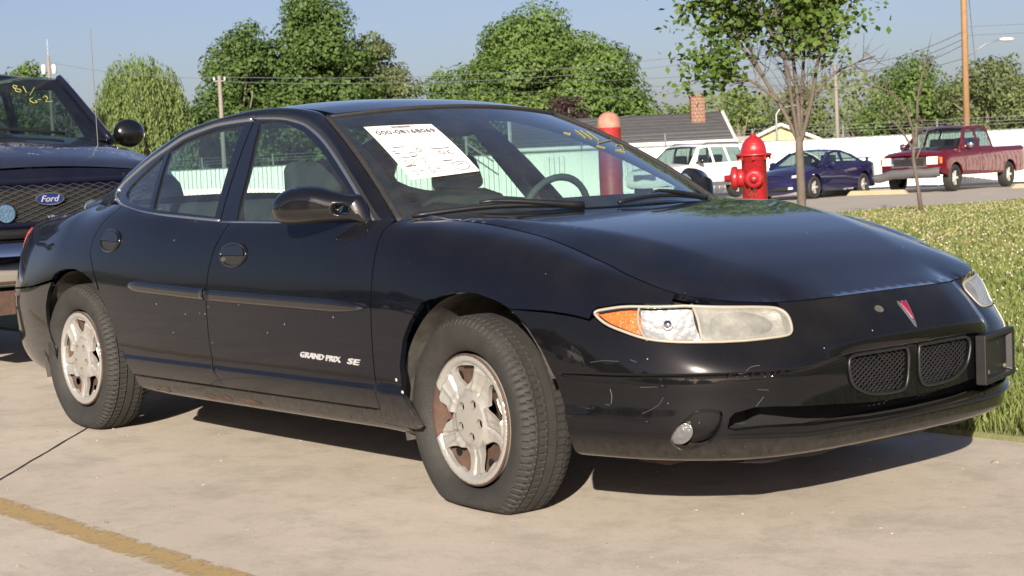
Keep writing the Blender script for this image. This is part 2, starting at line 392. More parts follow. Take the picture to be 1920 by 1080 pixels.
SECT = [  # station (arc length), ten (inset, z) rows from the tucked bottom to the top edge
 (0.0,         [(.12,.212),(.045,.225),(.022,.248),(.022,.28),(.014,.335),(.004,.42),(.006,.50),(.028,.56),(.062,.61),(.105,.658)]),
 (s_of_y(.22), [(.12,.212),(.045,.225),(.022,.248),(.022,.28),(.014,.335),(.004,.42),(.006,.50),(.030,.56),(.066,.61),(.112,.656)]),
 (s_of_y(.42), [(.12,.212),(.045,.225),(.020,.248),(.020,.28),(.012,.335),(.002,.42),(.008,.495),(.050,.56),(.085,.605),(.130,.652)]),
 (s_of_y(.60), [(.12,.212),(.045,.225),(.020,.252),(.016,.29),(.008,.345),(.001,.42),(.010,.492),(.052,.556),(.082,.612),(.120,.662)]),
 (s_of_y(.74), [(.12,.215),(.045,.228),(.018,.258),(.010,.298),(.005,.35),(.0,.425),(.010,.50),(.038,.565),(.068,.63),(.110,.682)]),
 (s_of_x(.66), [(.11,.22),(.040,.231),(.016,.262),(.008,.305),(.003,.36),(.0,.44),(.008,.53),(.026,.60),(.070,.69),(.150,.738)]),
 (s_of_x(.50), [(.11,.22),(.038,.232),(.016,.265),(.008,.31),(.003,.37),(.0,.46),(.006,.56),(.026,.66),(.085,.755),(.182,.783)]),
 (s_of_x(.20), [(.11,.20),(.040,.215),(.020,.26),(.010,.33),(.003,.43),(.0,.54),(.007,.64),(.036,.745),(.096,.832),(.200,.861)]),
 (s_of_x(-.15),[(.11,.205),(.045,.22),(.024,.275),(.012,.35),(.003,.46),(.0,.58),(.008,.69),(.034,.80),(.088,.878),(.185,.909)]),
 (s_of_x(-.33),[(.11,.205),(.050,.225),(.028,.285),(.012,.37),(.003,.48),(.0,.60),(.009,.72),(.034,.83),(.078,.895),(.150,.918)]),
 (s_of_x(-.50),[(.11,.21),(.052,.23),(.030,.29),(.012,.37),(.003,.48),(.0,.60),(.010,.73),(.033,.84),(.055,.895),(.080,.922)]),
 (s_of_x(-1.6),[(.11,.21),(.052,.23),(.030,.29),(.012,.37),(.003,.48),(.0,.60),(.010,.73),(.033,.84),(.058,.90),(.082,.928)]),
 (s_of_x(-2.15),[(.11,.21),(.052,.235),(.030,.295),(.012,.375),(.003,.48),(.0,.605),(.010,.74),(.038,.86),(.067,.93),(.098,.962)]),
 (s_of_x(-2.55),[(.11,.21),(.050,.24),(.028,.30),(.012,.38),(.003,.49),(.0,.61),(.010,.75),(.046,.875),(.090,.955),(.145,1.0)]),
 (s_of_x(-2.9),[(.11,.21),(.050,.24),(.028,.30),(.012,.38),(.003,.49),(.0,.61),(.012,.75),(.055,.87),(.125,.955),(.23,1.0)]),
 (s_of_x(-3.3),[(.11,.21),(.060,.24),(.032,.30),(.014,.38),(.003,.48),(.0,.58),(.016,.70),(.055,.82),(.12,.915),(.24,.962)]),
 (s_of_x(-3.6),[(.12,.22),(.070,.25),(.036,.30),(.015,.38),(.003,.48),(.0,.57),(.022,.68),(.055,.80),(.11,.895),(.22,.945)]),
 (s_of_x(-3.85),[(.12,.24),(.080,.27),(.040,.32),(.016,.40),(.003,.48),(.0,.56),(.030,.66),(.055,.78),(.085,.885),(.16,.94)]),
 (PS[-1],      [(.12,.26),(.080,.29),(.040,.33),(.016,.40),(.003,.48),(.0,.56),(.040,.65),(.060,.78),(.080,.895),(.12,.945)]),
]
SK = np.array([q[0] for q in SECT]); SI = np.array([[w[0] for w in q[1]] for q in SECT]); SZ = np.array([[w[1] for w in q[1]] for q in SECT])
VB = .09   # metres per row in the flattened wall parameter plane
def wall(s, b, sg=-1):
    """body side and bumper wall: s arc length from nose centre, b flattened height parameter; sg=-1 is the right-hand side"""
    s = np.asarray(s, float).ravel(); b = np.asarray(b, float).ravel()
    Bv = row_basis(b / VB)
    ins = (Bv * pchip(SK, SI, s)).sum(1); z = (Bv * pchip(SK, SZ, s)).sum(1)
    px = np.interp(s, PS, PLAN[:, 0]); py = np.interp(s, PS, PLAN[:, 1])
    nx = np.interp(s, PS, PN[:, 0]); ny = np.interp(s, PS, PN[:, 1])
    fade = sstep(.62, .40, px) * sstep(-2.75, -2.45, px)
    ins = ins - .011 * (1 - sstep(.361, .374, z)) * sstep(.20, .25, z) * fade     # pressed ledge along the doors
    zc_ = crease_z(s); ff = sstep(1.30, 1.15, s)
    ins = ins + .013 * (1 - sstep(zc_ - .011, zc_ + .001, z)) * sstep(.30, .42, z) * ff      # bumper face set back under its top edge
    ins = ins - .020 * (1 - sstep(.355, .435, s)) * sstep(.485, .545, z)                     # raised centre of the nose
    return np.stack([px - ins * nx, sg * (py - ins * ny), z], 1)
def crease_z(s): return .476 + .026 * (1 - sstep(.25, .50, s))
def wall_b(s, z):
    """height parameter of the wall at arc length s for height z"""
    s = np.atleast_1d(np.asarray(s, float)); z = np.atleast_1d(np.asarray(z, float))
    lo = np.zeros_like(s) + .5 * VB; hi = np.zeros_like(s) + (NROW - 1) * VB
    for _ in range(40):
        m = (lo + hi) / 2; zz = wall(s, m)[:, 2]; up = zz < z
        lo = np.where(up, m, lo); hi = np.where(up, hi, m)
    return (lo + hi) / 2
# hood: a lid whose rim is the wall's top edge
HX0, HX1 = -.345, .0
def hood_edge(x):
    """half width and height of the hood cut line at station x"""
    s = np.linspace(0.02, s_of_x(-.40), 500); q = wall(s, np.full(500, (NROW - 1) * VB)); q[:, 1] *= -1
    k = np.argsort(q[:, 0]); return q[k]
HE = hood_edge(0); HE[:, 0] = np.maximum.accumulate(HE[:, 0])
def hood_z(x, y):
    x = np.asarray(x, float); ay = np.sqrt(np.asarray(y, float) ** 2 + 1e-8)
    ys = np.interp(x, HE[:, 0], HE[:, 1]); zs = np.interp(x, HE[:, 0], HE[:, 2])
    xn = .965
    # profile of centre line and of the shoulder line, dropping to the nose
    zc = pchip([-.45, -.3, 0, .25, .5, .7, .85, .93, xn], np.array([[.941, .931, .909, .878, .827, .764, .703, .670, .656]]).T, np.ravel(x))[:, 0].reshape(x.shape)
    yr = pchip([-.5, -.18, 0, .22, .42, .59, .74, .9, 1.0], np.array([[.745, .715, .66, .57, .50, .445, .385, .33, .30]]).T, np.ravel(x))[:, 0].reshape(x.shape)   # pressed ridge
    zr = zc + .001 - .004 * sstep(-.4, .3, x)
    t1 = np.clip(ay / yr, 0, 1.0)
    inner = zc + (zr - zc) * t1 ** 2
    sl_in = 2 * (zr - zc) / yr
    # side band: tied to the rim (smooth table of the side cut line)
    return inner, zs, ys, yr, zr, zc
SIDE_Y = lambda x: pchip([-.5, -.3, 0, .3, .55, .70, .80, .95, 1.1], np.array([[.755, .752, .722, .708, .700, .695, .66, .56, .40]]).T, np.ravel(x))[:, 0].reshape(np.shape(x))
SIDE_Z = lambda x: pchip([-.5, -.3, 0, .2, .5, .66, .74, .85, .95, 1.1], np.array([[.923, .920, .888, .861, .783, .738, .712, .668, .64, .58]]).T, np.ravel(x))[:, 0].reshape(np.shape(x))
def hood(x, y, corr=True):
    x = np.asarray(x, float).ravel(); y = np.asarray(y, float).ravel()
    inner, zs, ys, yr, zr, zc = hood_z(x, y)
    ay = np.abs(y); Y = SIDE_Y(x); Z = SIDE_Z(x)
    t = (ay - yr) / np.maximum(Y - yr, .05)
    k = .085                                               # softened max(0,t)
    tp = .5 * (t + np.sqrt(t * t + k * k)) - .5 * (np.sqrt(1 + k * k) - 1) * sstep(0, 1, t)
    t0 = .5 * (-yr / np.maximum(Y - yr, .05) + np.sqrt((yr / np.maximum(Y - yr, .05)) ** 2 + k * k))
    base = zc + (zr - zc) * (ay / yr) ** 2                 # shallow crown carried on outwards
    edge = zc + (zr - zc) * (Y / yr) ** 2
    z = base + (Z - edge) * (.72 * tp + .28 * np.maximum(tp, 0) ** 2)
    if corr:
        R = HRIM; d2 = (x[:, None] - R[None, :, 0]) ** 2 + (ay[:, None] - R[None, :, 1]) ** 2
        w = 1 / (d2 + 1e-5) ** 2; w /= w.sum(1)[:, None]
        z = z + (w * R[None, :, 2]).sum(1) * np.exp(-d2.min(1) / .1 ** 2)
    return np.stack([x, y, z], 1)
HRIM = HE[::4].copy(); HRIM = np.concatenate([HRIM[:, :2], (HRIM[:, 2] - hood(HRIM[:, 0], HRIM[:, 1], False)[:, 2])[:, None]], 1)
# greenhouse side (glass and door frames)
def Yg(x, z):
    x = np.asarray(x, float); dz = np.asarray(z, float) - .93
    return .835 - .60 * dz - .25 * dz * np.abs(dz) - .045 * (np.maximum(0, -2.0 - x) / .6) ** 2 - .02 * (np.maximum(0, x + 1.0) / .5) ** 2
def gside(x, z, sg=-1, d=0.0):
    x = np.asarray(x, float).ravel(); z = np.asarray(z, float).ravel()
    return np.stack([x, sg * (Yg(x, z) + d), z], 1)
# roof lid
def roof(x, y):
    x = np.asarray(x, float).ravel(); y = np.asarray(y, float).ravel()
    zc = pchip([-2.7, -2.45, -2.2, -1.9, -1.6, -1.35, -1.15, -1.0], np.array([[1.23, 1.305, 1.352, 1.383, 1.389, 1.374, 1.342, 1.305]]).T, x)[:, 0]
    return np.stack([x, y, zc - .036 * (np.abs(y) / .55) ** 2.4], 1)
# windshield: ruled between cowl curve and header curve with a bow
def ws(a, b):
    """a across -1..1 (right to left), b up 0..1"""
    a = np.asarray(a, float).ravel(); b = np.asarray(b, float).ravel()
    xb = -.455 + .275 * (1 - np.abs(a) ** 2.3); zb = .917 + .01 * (1 - a * a)
    xt = -1.165 + .085 * (1 - np.abs(a) ** 2.2); zt = 1.296 + .032 * (1 - np.abs(a) ** 2)
    hw = .772 - .205 * b + .03 * b * (1 - b) * 4 * .25
    x = xb + (xt - xb) * b; z = zb + (zt - zb) * b
    bow = .022 * 4 * b * (1 - b)
    return np.stack([x + bow * .5, a * hw, z + bow], 1)
# ---------------------------------------------------------------- shared materials
M = {}
M['paint'] = car_paint('black_paint', (.0026, .0033, .0065), dust=.014)
M['bumper_paint'] = car_paint('bumper_paint', (.0028, .003, .004), dust=.022, dirt_top=.30)
M['glass'] = glass_mat('tinted_glass', (.66, .83, .785), .055)
M['screen'] = glass_mat('windscreen_glass', (.56, .72, .68), .085)
M['lens'] = glass_mat('lamp_glass', (.95, .95, .93), .03, .9)
M['frit'] = mat('windscreen_band', (.006, .007, .010), .12, coat=.6)
M['rubber'] = mat('window_rubber', (.012, .012, .013), .75, noise=(60, .6, (.032, .03, .03)))
M['trim'] = mat('grey_moulding', (.34, .37, .43), .24, metal=.85)
M['black'] = mat('black_plastic', (.008, .008, .009), .42, noise=(25, .5, (.018, .017, .016)))
M['dark'] = mat('underbody', (.010, .010, .010), .85)
M['liner'] = mat('dusty_liner', (.030, .028, .025), .9, noise=(14, .8, (.11, .10, .082)))
M['silver'] = mat('silver_wheel_paint', (.37, .365, .345), .36, metal=.5, noise=(5, .25, (.36, .30, .23)))
M['rust'] = mat('rusty_steel', (.042, .028, .022), .8, noise=(22, .8, (.10, .05, .03)))
M['lug'] = mat('lug_nut', (.12, .11, .09), .5, metal=.6)
M['chrome'] = mat('chrome', (.75, .75, .76), .08, metal=1.0)
M['badge'] = mat('badge_silver', (.45, .45, .46), .3, metal=.3)
M['red'] = mat('emblem_red', (.20, .008, .02), .3, coat=.5)
M['chalk'] = mat('yellow_marker', (.27, .26, .07), .8)
M['scuff'] = mat('paint_scuff', (.085, .088, .09), .7)
M['paper'] = mat('white_paper', (.70, .67, .65), .7)
M['ink'] = mat('print_ink', (.06, .055, .06), .8)
M['grey_ink'] = mat('grey_print', (.42, .40, .40), .8)
M['seat'] = mat('grey_cloth', (.032, .034, .036), .9, bump=(300, .2))
M['dash'] = mat('grey_dash', (.075, .08, .075), .7, bump=(200, .1))
M['lining'] = mat('grey_lining', (.085, .088, .088), .9)
def tyre_mat():
    m = mat('tyre_rubber', (.017, .0165, .016), .72, noise=(13, .8, (.030, .028, .025)), bump=(160, .25)); return m
M['tyre'] = tyre_mat()
def amber_mat():
    m = mat('amber_plastic', (.58, .10, .006), .18, coat=1.0, noise=(40, .5, (.72, .20, .012)), bump=(70, .4)); return m
M['amber'] = amber_mat()
M['haze'] = mat('hazed_lens', (.125, .125, .112), .26, coat=.9, coat_rough=.14, noise=(9, .7, (.24, .235, .21)), spec=.8)
M['fog_lens'] = mat('fog_glass', (.17, .175, .18), .14, metal=.6, coat=1.0, bump=(60, .3))
def facet_mat():
    m = mat('faceted_reflector', (.74, .74, .73), .27, metal=.75); nt = m.node_tree
    tc = nt.nodes.new('ShaderNodeTexCoord'); vo = nt.nodes.new('ShaderNodeTexVoronoi'); vo.inputs['Scale'].default_value = 55; nt.links.new(tc.outputs['Object'], vo.inputs['Vector'])
    b = nt.nodes.new('ShaderNodeBump'); b.inputs['Strength'].default_value = .16; b.inputs['Distance'].default_value = .02
    nt.links.new(vo.outputs['Distance'], b.inputs['Height']); nt.links.new(b.outputs[0], nt.nodes['Principled BSDF'].inputs['Normal']); return m
M['reflector'] = facet_mat()
M['dull_reflector'] = mat('dull_reflector', (.72, .72, .68), .22, metal=.9, bump=(14, .25))
M['hazed_glass'] = glass_mat('hazed_glass', (.88, .88, .85), .68)
M['hazed_glass'].node_tree.nodes['Diffuse BSDF'].inputs[0].default_value = (.50, .49, .44, 1)
M['lamp_edge'] = mat('lamp_rim', (.27, .245, .20), .4)
M['red_lens'] = mat('red_lens', (.30, .01, .012), .15, coat=1.0)

# ---------------------------------------------------------------- outlines on the body (arc length, height parameter)
TOP = (NROW - 1) * VB
HEADLAMP = [(1.107, .665), (1.037, .698), (.939, .728), (.872, .752), (.806, .773), (.65, .790), (.52, .794), (.469, .782), (.448, .747), (.455, .68), (.469, .647), (.497, .635), (.581, .632), (.771, .623), (.876, .617), (.946, .617), (1.016, .626), (1.079, .632), (1.114, .641), (1.121, .650)]
FOG = [(.869, .26), (.855, .311), (.82, .366), (.792, .39), (.757, .393), (.729, .384), (.724, .363), (.736, .308), (.764, .239), (.799, .205), (.827, .187), (.855, .199), (.869, .233)]
GRILLE = [(.294, .508), (.28, .523), (.224, .532), (.056, .529), (.028, .514), (.026, .465), (.033, .417), (.063, .393), (.182, .396), (.245, .414), (.28, .438), (.294, .48)]
INT_TOP = [(.708, .318), (.701, .36), (.687, .378), (.63, .394), (.56, .394), (.378, .385), (.182, .368), (0, .362)]
INT_BOT = [(0, .297), (.175, .302), (.343, .318), (.49, .325), (.609, .320), (.687, .308)]
SEAM = [(1.436, .562), (1.268, .601), (1.128, .626)]
ARCHF = [(1.99, .266), (1.99, .335), (1.962, .402), (1.919, .453), (1.856, .511), (1.786, .538), (1.695, .562), (1.597, .571), (1.499, .568), (1.436, .562), (1.366, .541), (1.31, .505), (1.254, .444), (1.219, .354), (1.205, .227), (1.198, .12)]
ARCHR = [(4.736, .24), (4.764, .311), (4.778, .357), (4.771, .411), (4.729, .459), (4.687, .49), (4.638, .507), (4.547, .519), (4.427, .522), (4.329, .512), (4.252, .497), (4.175, .470), (4.10, .43)]
def xz(L): L = np.asarray(L, float); s = s_of_x(L[:, 0]); return np.stack([s, wall_b(s, L[:, 1])], 1)
def row(x0, x1, b, n=14): s = np.linspace(s_of_x(x0), s_of_x(x1), n); return np.stack([s, np.full(n, b)], 1)
def at_z(x0, x1, z, n=14): return xz([(x, z) for x in np.linspace(x0, x1, n)])
GAPF = xz([(-.408, .905), (-.420, .84), (-.426, .77), (-.430, .6), (-.436, .41), (-.430, .292)])
GAPB = xz([(-1.438, .905), (-1.462, .86), (-1.49, .82), (-1.518, .72), (-1.526, .63), (-1.526, .465), (-1.512, .362), (-1.452, .292)])
GAPR = xz([(-2.455, .97), (-2.53, .92), (-2.572, .86), (-2.577, .80), (-2.535, .745), (-2.43, .6), (-2.35, .47), (-2.22, .295)])
REF = (-1.4, 0, .55)

def make_sedan():
    car = empty('sedan', (0, 0, 0), 0, 'dusty black four-door sedan with a flat front tyre and a white sheet behind its windscreen', 'car')
    P = M['paint']; parts = {}
    # ------ front bumper cover, one piece right round the nose
    def fnB(s, b):
        s = np.asarray(s, float).ravel(); w = wall(np.abs(s), b, -1); w[:, 1] *= np.where(s < 0, -1, 1); return w
    half = [(0, .05)] + [(s, .05) for s in np.arange(.08, 1.16, .08)] + [(1.19, .06)] + [tuple(q) for q in ARCHF[::-1][:7]]
    half += [tuple(q) for q in SEAM[1:]] + [tuple(q) for q in HEADLAMP[::-1][1:13]] + [(.47, TOP)] + [(s, TOP) for s in np.arange(.42, .01, -.06)] + [(0, TOP)]
    outer = half + [(-s, b) for s, b in half[::-1][1:-1]]
    it = INT_TOP + [(-s, b) for s, b in INT_TOP[::-1][1:]]; ib = [(-s, b) for s, b in INT_BOT[::-1][:-1]] + INT_BOT
    intake = np.array(it + ib)
    gr = curve(GRILLE, 4); fg = curve(FOG, 4)
    mir = lambda L: np.asarray(L) * np.array([-1, 1])
    bump = patch('bumper_cover', [outer, intake, gr, mir(gr), fg, mir(fg)], fnB, .018, M['bumper_paint'], car, REF, rim=.014, gap=.003, rim_in=.03, lines=[(lambda s: wall_b(np.abs(s), crease_z(np.abs(s))), (-.020, -.013, -.008, -.004, 0, .004, .010))])
    # thin pressed lines round the bumper
    for L in ([(1.23, .446), (1.163, .45), (1.002, .465), (.88, .465)], [(1.205, .332), (1.044, .344), (.932, .341)]):
        for sg in (1, -1):
            q = curve(L, 5, False); p = fnB(q[:, 0] * sg, q[:, 1])
            MB().tube(p, .0045, 6).build('bumper_rib', M['bumper_paint'], bump, True)
    text_on('bumper_lettering', 'PONTIAC', lambda u, v: fnB(.708 - u, .492 + v), 0, .215, 0, .024, M['bumper_paint'], bump, .0022, .2, .02, REF)
    for L in ([(1.055, .395), (1.052, .42), (1.057, .44)], [(1.075, .392), (1.06, .390)], [(.905, .405), (.925, .39), (.955, .372)], [(.89, .43), (.905, .405)], [(1.115, .505), (1.07, .517), (1.02, .523)], [(.60, .43), (.625, .40)], [(.585, .45), (.62, .455)], [(.96, .455), (.90, .462)], [(.80, .385), (.79, .388)], [(.985, .535), (.965, .53)], [(.66, .51), (.64, .535), (.61, .54)]):
        q = curve(L, 4, False); MB().tube(fnB(q[:, 0], q[:, 1]), .0011, 4, flat=.6).build('scratch', M['scuff'], bump)
    # grilles: frame, diagonal mesh, dark backing
    for sg in (1, -1):
        g = empty('grille'); g.parent = car
        L = gr * np.array([sg, 1]); off = offs(fnB, .004, REF)
        MB().tube(off(L[:, 0], L[:, 1]), .0055, 6, True).build('grille_frame', M['black'], g, True)
        mb = MB(); lo = L.min(0); hi = L.max(0); deep = offs(fnB, -.012, REF)
        for k in range(-16, 34):
            for dr in (1, -1):
                a0 = lo[0] + k * .024; q = np.array([(a0 + t * .19 * 1.25 if dr > 0 else a0 + .19 * 1.25 - t * .19 * 1.25, lo[1] + t * .19 * .85) for t in np.linspace(0, 1, 40)])
                ok = inside(L, q)
                run = []
                for ptt, o_ in list(zip(q, ok)) + [(None, False)]:
                    if o_: run.append(ptt)
                    elif len(run) > 1:
                        r_ = np.array([run[0], run[len(run) // 2], run[-1]]); mb.tube(deep(r_[:, 0], r_[:, 1]), .003, 4); run = []
                    else: run = []
        mb.build('grille_mesh', M['black'], g)
        dd = offs(fnB, -.05, REF); patch('grille_backing', [inset2(L, -.01)], dd, .03, M['dark'], g, REF, 0)
        # fog lamp
        f = empty('fog_lamp'); f.parent = car; L = fg * np.array([sg, 1])
        patch('lamp_recess', [inset2(L, -.006)], offs(fnB, -.050, REF), .02, M['bumper_paint'], f, REF, 0)
        c = np.array([.842, .272]); el = np.array([(c[0] + .030 * math.cos(t) - .012 * math.sin(t), c[1] + .066 * math.sin(t)) for t in np.linspace(0, 2 * math.pi, 28, endpoint=False)]) * np.array([sg, 1])
        patch('lamp_lens', [el], offs(fnB, -.020, REF), .015, M['fog_lens'], f, REF, .04)
    # lower intake: dark trough with a blade across
    tr = MB()
    ss = np.linspace(-.72, .72, 41)
    n_s = len(ss); dp = offs(fnB, -.14, REF); f_27 = fnB(ss, np.full(n_s, .27)); f_42 = fnB(ss, np.full(n_s, .42)); d_27 = dp(ss, np.full(n_s, .27)); d_42 = dp(ss, np.full(n_s, .42))
    tr.grid(np.stack([d_27, d_42], 1)); tr.grid(np.stack([f_27 + np.array([-.01, 0, 0]), d_27], 1)); tr.grid(np.stack([f_42 + np.array([-.03, 0, 0]), d_42], 1))
    tr.build('air_intake', M['dark'], car)
    ss = np.linspace(-.70, .70, 61); bl = MB(); bl.grid(np.stack([offs(fnB, d_, REF)(ss, np.full(61, b_)) for d_, b_ in ((.012, .275), (.013, .283), (.006, .288), (-.03, .286))], 1))
    bl.build('intake_lip', M['bumper_paint'], car, True)
    va = MB(); va.grid(np.array([[(fnB(np.array([s]), np.array([.08]))[0] + np.array([-.035 - d_, 0, -h_])) for d_, h_ in ((0, -.01), (.01, .018 + .008 * math.sin(s * 21) * math.sin(s * 7)), (.05, .02))] for s in np.linspace(-.62, .62, 50)]))
    va.build('air_dam', M['black'], car)
    for sg in (-1, 1): MB().box((.62, sg * .62, .205), (.12, .10, .03)).build('bracket', M['rust'], car)
    # nose emblem: arrowhead with red centre
    for nm, L, m_, d_ in (('emblem', [(.022, .746), (.009, .738), (.0, .746), (-.009, .738), (-.022, .746), (0, .602)], M['trim'], .003), ('emblem_red', [(.014, .739), (.006, .733), (0, .738), (-.006, .733), (-.014, .739), (0, .640)], M['red'], .0055)):
        patch(nm, [L], offs(fnB, d_, REF), .012, m_, bump, REF, .004)
    patch('bumper_plug', [[(.119 + .018 * math.cos(t), .719 + .018 * math.sin(t)) for t in np.linspace(0, 2 * math.pi, 16, endpoint=False)]], offs(fnB, .0015, REF), .012, M['liner'], bump, REF, .002)
    # plate bracket
    pb = MB(); A = Vector((1.068, .312, .335)); B = Vector((.985, .595, .335)); up = Vector((0, 0, .155)); n_ = (B - A).cross(up).normalized() * -1
    if n_.x < 0: n_ = -n_
    pt = lambda u, v, d: A + (B - A) * u + up * v + n_ * d
    rim_ = [(0, 0), (1, 0), (1, 1), (0, 1)]
    V = [pt(u, v, .022) for u, v in rim_] + [pt(.07 + .86 * u, .1 + .8 * v, .022) for u, v in rim_] + [pt(.10 + .8 * u, .14 + .72 * v, 0) for u, v in rim_] + [pt(u, v, -.012) for u, v in rim_]
    F = []
    for i in range(4):
        j = (i + 1) % 4; F += [(i, j, 4 + j, 4 + i), (4 + i, 4 + j, 8 + j, 8 + i), (i, 12 + i, 12 + j, j)]
    F += [(8, 9, 10, 11), (15, 14, 13, 12)]
    pb.add(V, F); pbo = pb.build('plate_bracket', M['black'], car, bevel=.004)
    for u, v in ((.2, .22), (.8, .22)): MB().ball(pt(u, v, .006), (.018, .018, .018), 8, 6).build('plate_screw', M['lug'], pbo)
    # ------ both sides
    for sg in (-1, 1):
        fw = lambda s, b, sg=sg: wall(s, b, sg)
        ref = REF
        fen = [tuple(q) for q in SEAM] + [tuple(q) for q in HEADLAMP[::-1][:1]] + [tuple(q) for q in HEADLAMP[:4]] + [(.862, TOP)] + [tuple(q) for q in row(.80, -.395, TOP, 26)[2:]] + [tuple(q) for q in GAPF]
        fen += [tuple(q) for q in xz([(-.43, .245), (-.25, .238), (-.215, .245), (-.25, .30)])] + [tuple(q) for q in ARCHF[:10]]
        patch('fender', [fen], fw, .026, P, car, ref, gap=.0028, rim=.02)
        crease = (lambda s: wall_b(s, np.full(len(s), .3675)), (-.016, -.010, -.005, 0, .005, .010, .016))
        # doors
        fd = [tuple(q) for q in GAPF] + [tuple(q) for q in at_z(-.45, -1.44, .292)] + [tuple(q) for q in GAPB[::-1]] + [tuple(q) for q in row(-1.435, -.41, TOP - .004)]
        d1 = patch('front_door', [fd], fw, .03, P, car, ref, gap=.0028, lines=[crease])
        rd = [tuple(q) for q in GAPB] + [tuple(q) for q in at_z(-1.47, -2.20, .293)] + [tuple(q) for q in GAPR[::-1]] + [tuple(q) for q in row(-2.45, -1.45, TOP - .004)]
        d2 = patch('rear_door', [rd], fw, .03, P, car, ref, gap=.0028, lines=[crease])
        qp = [tuple(q) for q in GAPR[:5]] + [tuple(q) for q in ARCHR[::-1][1:8]] + [(4.687, .49)] + [(s, .488) for s in np.linspace(4.75, s_of_x(-3.62), 10)] + [tuple(q) for q in row(-3.66, -2.46, TOP, 22)]
        patch('quarter_panel', [qp], fw, .03, P, car, ref, gap=.0028, rim=.02)
        rk = [tuple(q) for q in at_z(-.43, -2.21, .288, 24)] + [tuple(q) for q in xz([(-2.20, .25)])] + [(s, .03) for s in np.linspace(s_of_x(-2.12), s_of_x(-.30), 20)] + [tuple(q) for q in xz([(-.30, .24), (-.43, .243)])]
        patch('rocker_panel', [rk], fw, .03, M['paint'], car, ref, gap=.002, lines=())
        rb = [(4.687, .486)] + [tuple(q) for q in ARCHR[::-1] if q[0] > 4.70 and q[1] < .47] + [(4.75, .12)] + [(s, .05) for s in np.linspace(4.8, PS[-1], 18)] + [(s, .486) for s in np.linspace(PS[-1], 4.75, 20)]
        patch('rear_bumper', [rb], fw, .035, M['bumper_paint'], car, ref, gap=.0028)
        s0 = s_of_x(-3.63); tp = [(s, .49) for s in np.linspace(s0, PS[-1], 14)] + [(s, TOP) for s in np.linspace(PS[-1], s0, 14)]
        patch('tail_panel', [tp], fw, .035, P, car, ref, gap=.003)
        tl = [(s, .53) for s in np.linspace(s0 + .10, s0 + .45, 10)] + [(s, .73) for s in np.linspace(s0 + .45, s0 + .12, 10)]
        patch('tail_lamp', [tl], offs(fw, .006, ref), .03, M['red_lens'], car, ref)
        # rust along the rocker
        for k in range(7):
            x0 = -1.15 - rng.random() * 1.0; w_ = .03 + .05 * rng.random(); L = [(x0 + w_ * math.cos(t) * (1 + .3 * math.sin(3 * t + k)), .247 + (.006 + .008 * rng.random()) * math.sin(t)) for t in np.linspace(0, 2 * math.pi, 12, endpoint=False)]
            patch('rust_spot', [xz(L)], offs(fw, .001, ref), .012, M['rust'], car, ref, 0)
        # side mouldings
        def mould(x0, x1, z0, z1, par, tip):
            n = 24; xs = np.linspace(x0, x1, n); G = []
            kk = []
            for i in range(n):
                t = i / (n - 1); kk.append(max(.08, min(1, (1 - t) * 6) ** .5 if tip else min(1, t * 9) ** .5))
            kk = np.array(kk); zc_ = np.linspace(z0, z1, n); s = s_of_x(xs)
            for dz, d_ in ((-.021, -.003), (-.021, .008), (-.012, .013), (.004, .015), (.016, .013), (.021, .007), (.022, -.003)):
                b_ = wall_b(s, zc_ + dz * kk); p_ = fw(s, b_); p_[:, 1] += sg * d_ * (.4 + .6 * kk); G.append(p_)
            G = np.array(G).transpose(1, 0, 2)
            mb = MB(); mb.grid(np.array(G)); mb.f += [tuple(range(7)), tuple(len(mb.v) - 7 + q for q in range(6, -1, -1))]
            return mb.build('side_moulding', M['black_gloss'], par, True)
        mould(-1.524, -.465, .647, .632, d1, True); mould(-2.185, -1.534, .667, .648, d2, False)
        # handles: oval recess, flap
        for par, cx, cz in ((d1, -1.338, .803), (d2, -2.392, .853)):
            s = s_of_x(cx); b0 = wall_b(s, cz)[0]; el = lambda a, b, d_=0: np.array([(s + a * math.cos(t), b0 + b * math.sin(t)) for t in np.linspace(0, 2 * math.pi, 36, endpoint=False)])
            h_ = patch('door_handle', [el(.090, .033)], offs(fw, .0015, ref), .02, M['dark'], par, ref, .004)
            q = el(.092, .036); MB().tube(offs(fw, .002, ref)(q[:, 0], q[:, 1]), .006, 6, True).build('handle_bezel', M['black_gloss'], par, True)
            q = np.array([p_ for p_ in el(.082, .029) if p_[1] > b0 - .008]); q = np.concatenate([q, [[q[-1][0], b0 - .010]], [[q[0][0], b0 - .010]]])
            patch('handle_flap', [q], offs(fw, .008, ref), .02, M['black_gloss'], par, ref, .008)
            if cx > -2: MB().lathe([(0, .004), (.011, .004), (.011, -.004)], 14, tuple(offs(fw, .004, ref)(np.array([s + .064]), np.array([b0 - .018]))[0]), 'y').build('key_lock', M['lug'], par)
        # badge
        if True:
            u_ = (lambda u, v: wall(s_of_x(np.asarray(-.878 + u)), wall_b(s_of_x(np.asarray(-.878 + u)), .4435 + v - .022 * np.asarray(u)), -1)) if sg < 0 else (lambda u, v: wall(s_of_x(np.asarray(-.506 - u)), wall_b(s_of_x(np.asarray(-.506 - u)), .4435 + v), 1))
            text_on('badge', 'GRAND PRIX', u_, 0, .255, 0, .021, M['badge'], d1, .004, .25, .025, REF)
            text_on('badge', 'SE', u_, .29, .37, 0, .021, M['badge'], d1, .004, .25, .025, REF)
        # ---- window frames and glass
        fg_ = lambda x, z, sg=sg: gside(x, z, sg); gref = (-1.4, 0, 1.0)
        FF = [(-1.522, .905), (-.46, .90), (-.514, .912), (-.68, 1.012), (-.866, 1.113), (-1.058, 1.203), (-1.244, 1.269), (-1.382, 1.298), (-1.496, 1.312), (-1.694, 1.323)]
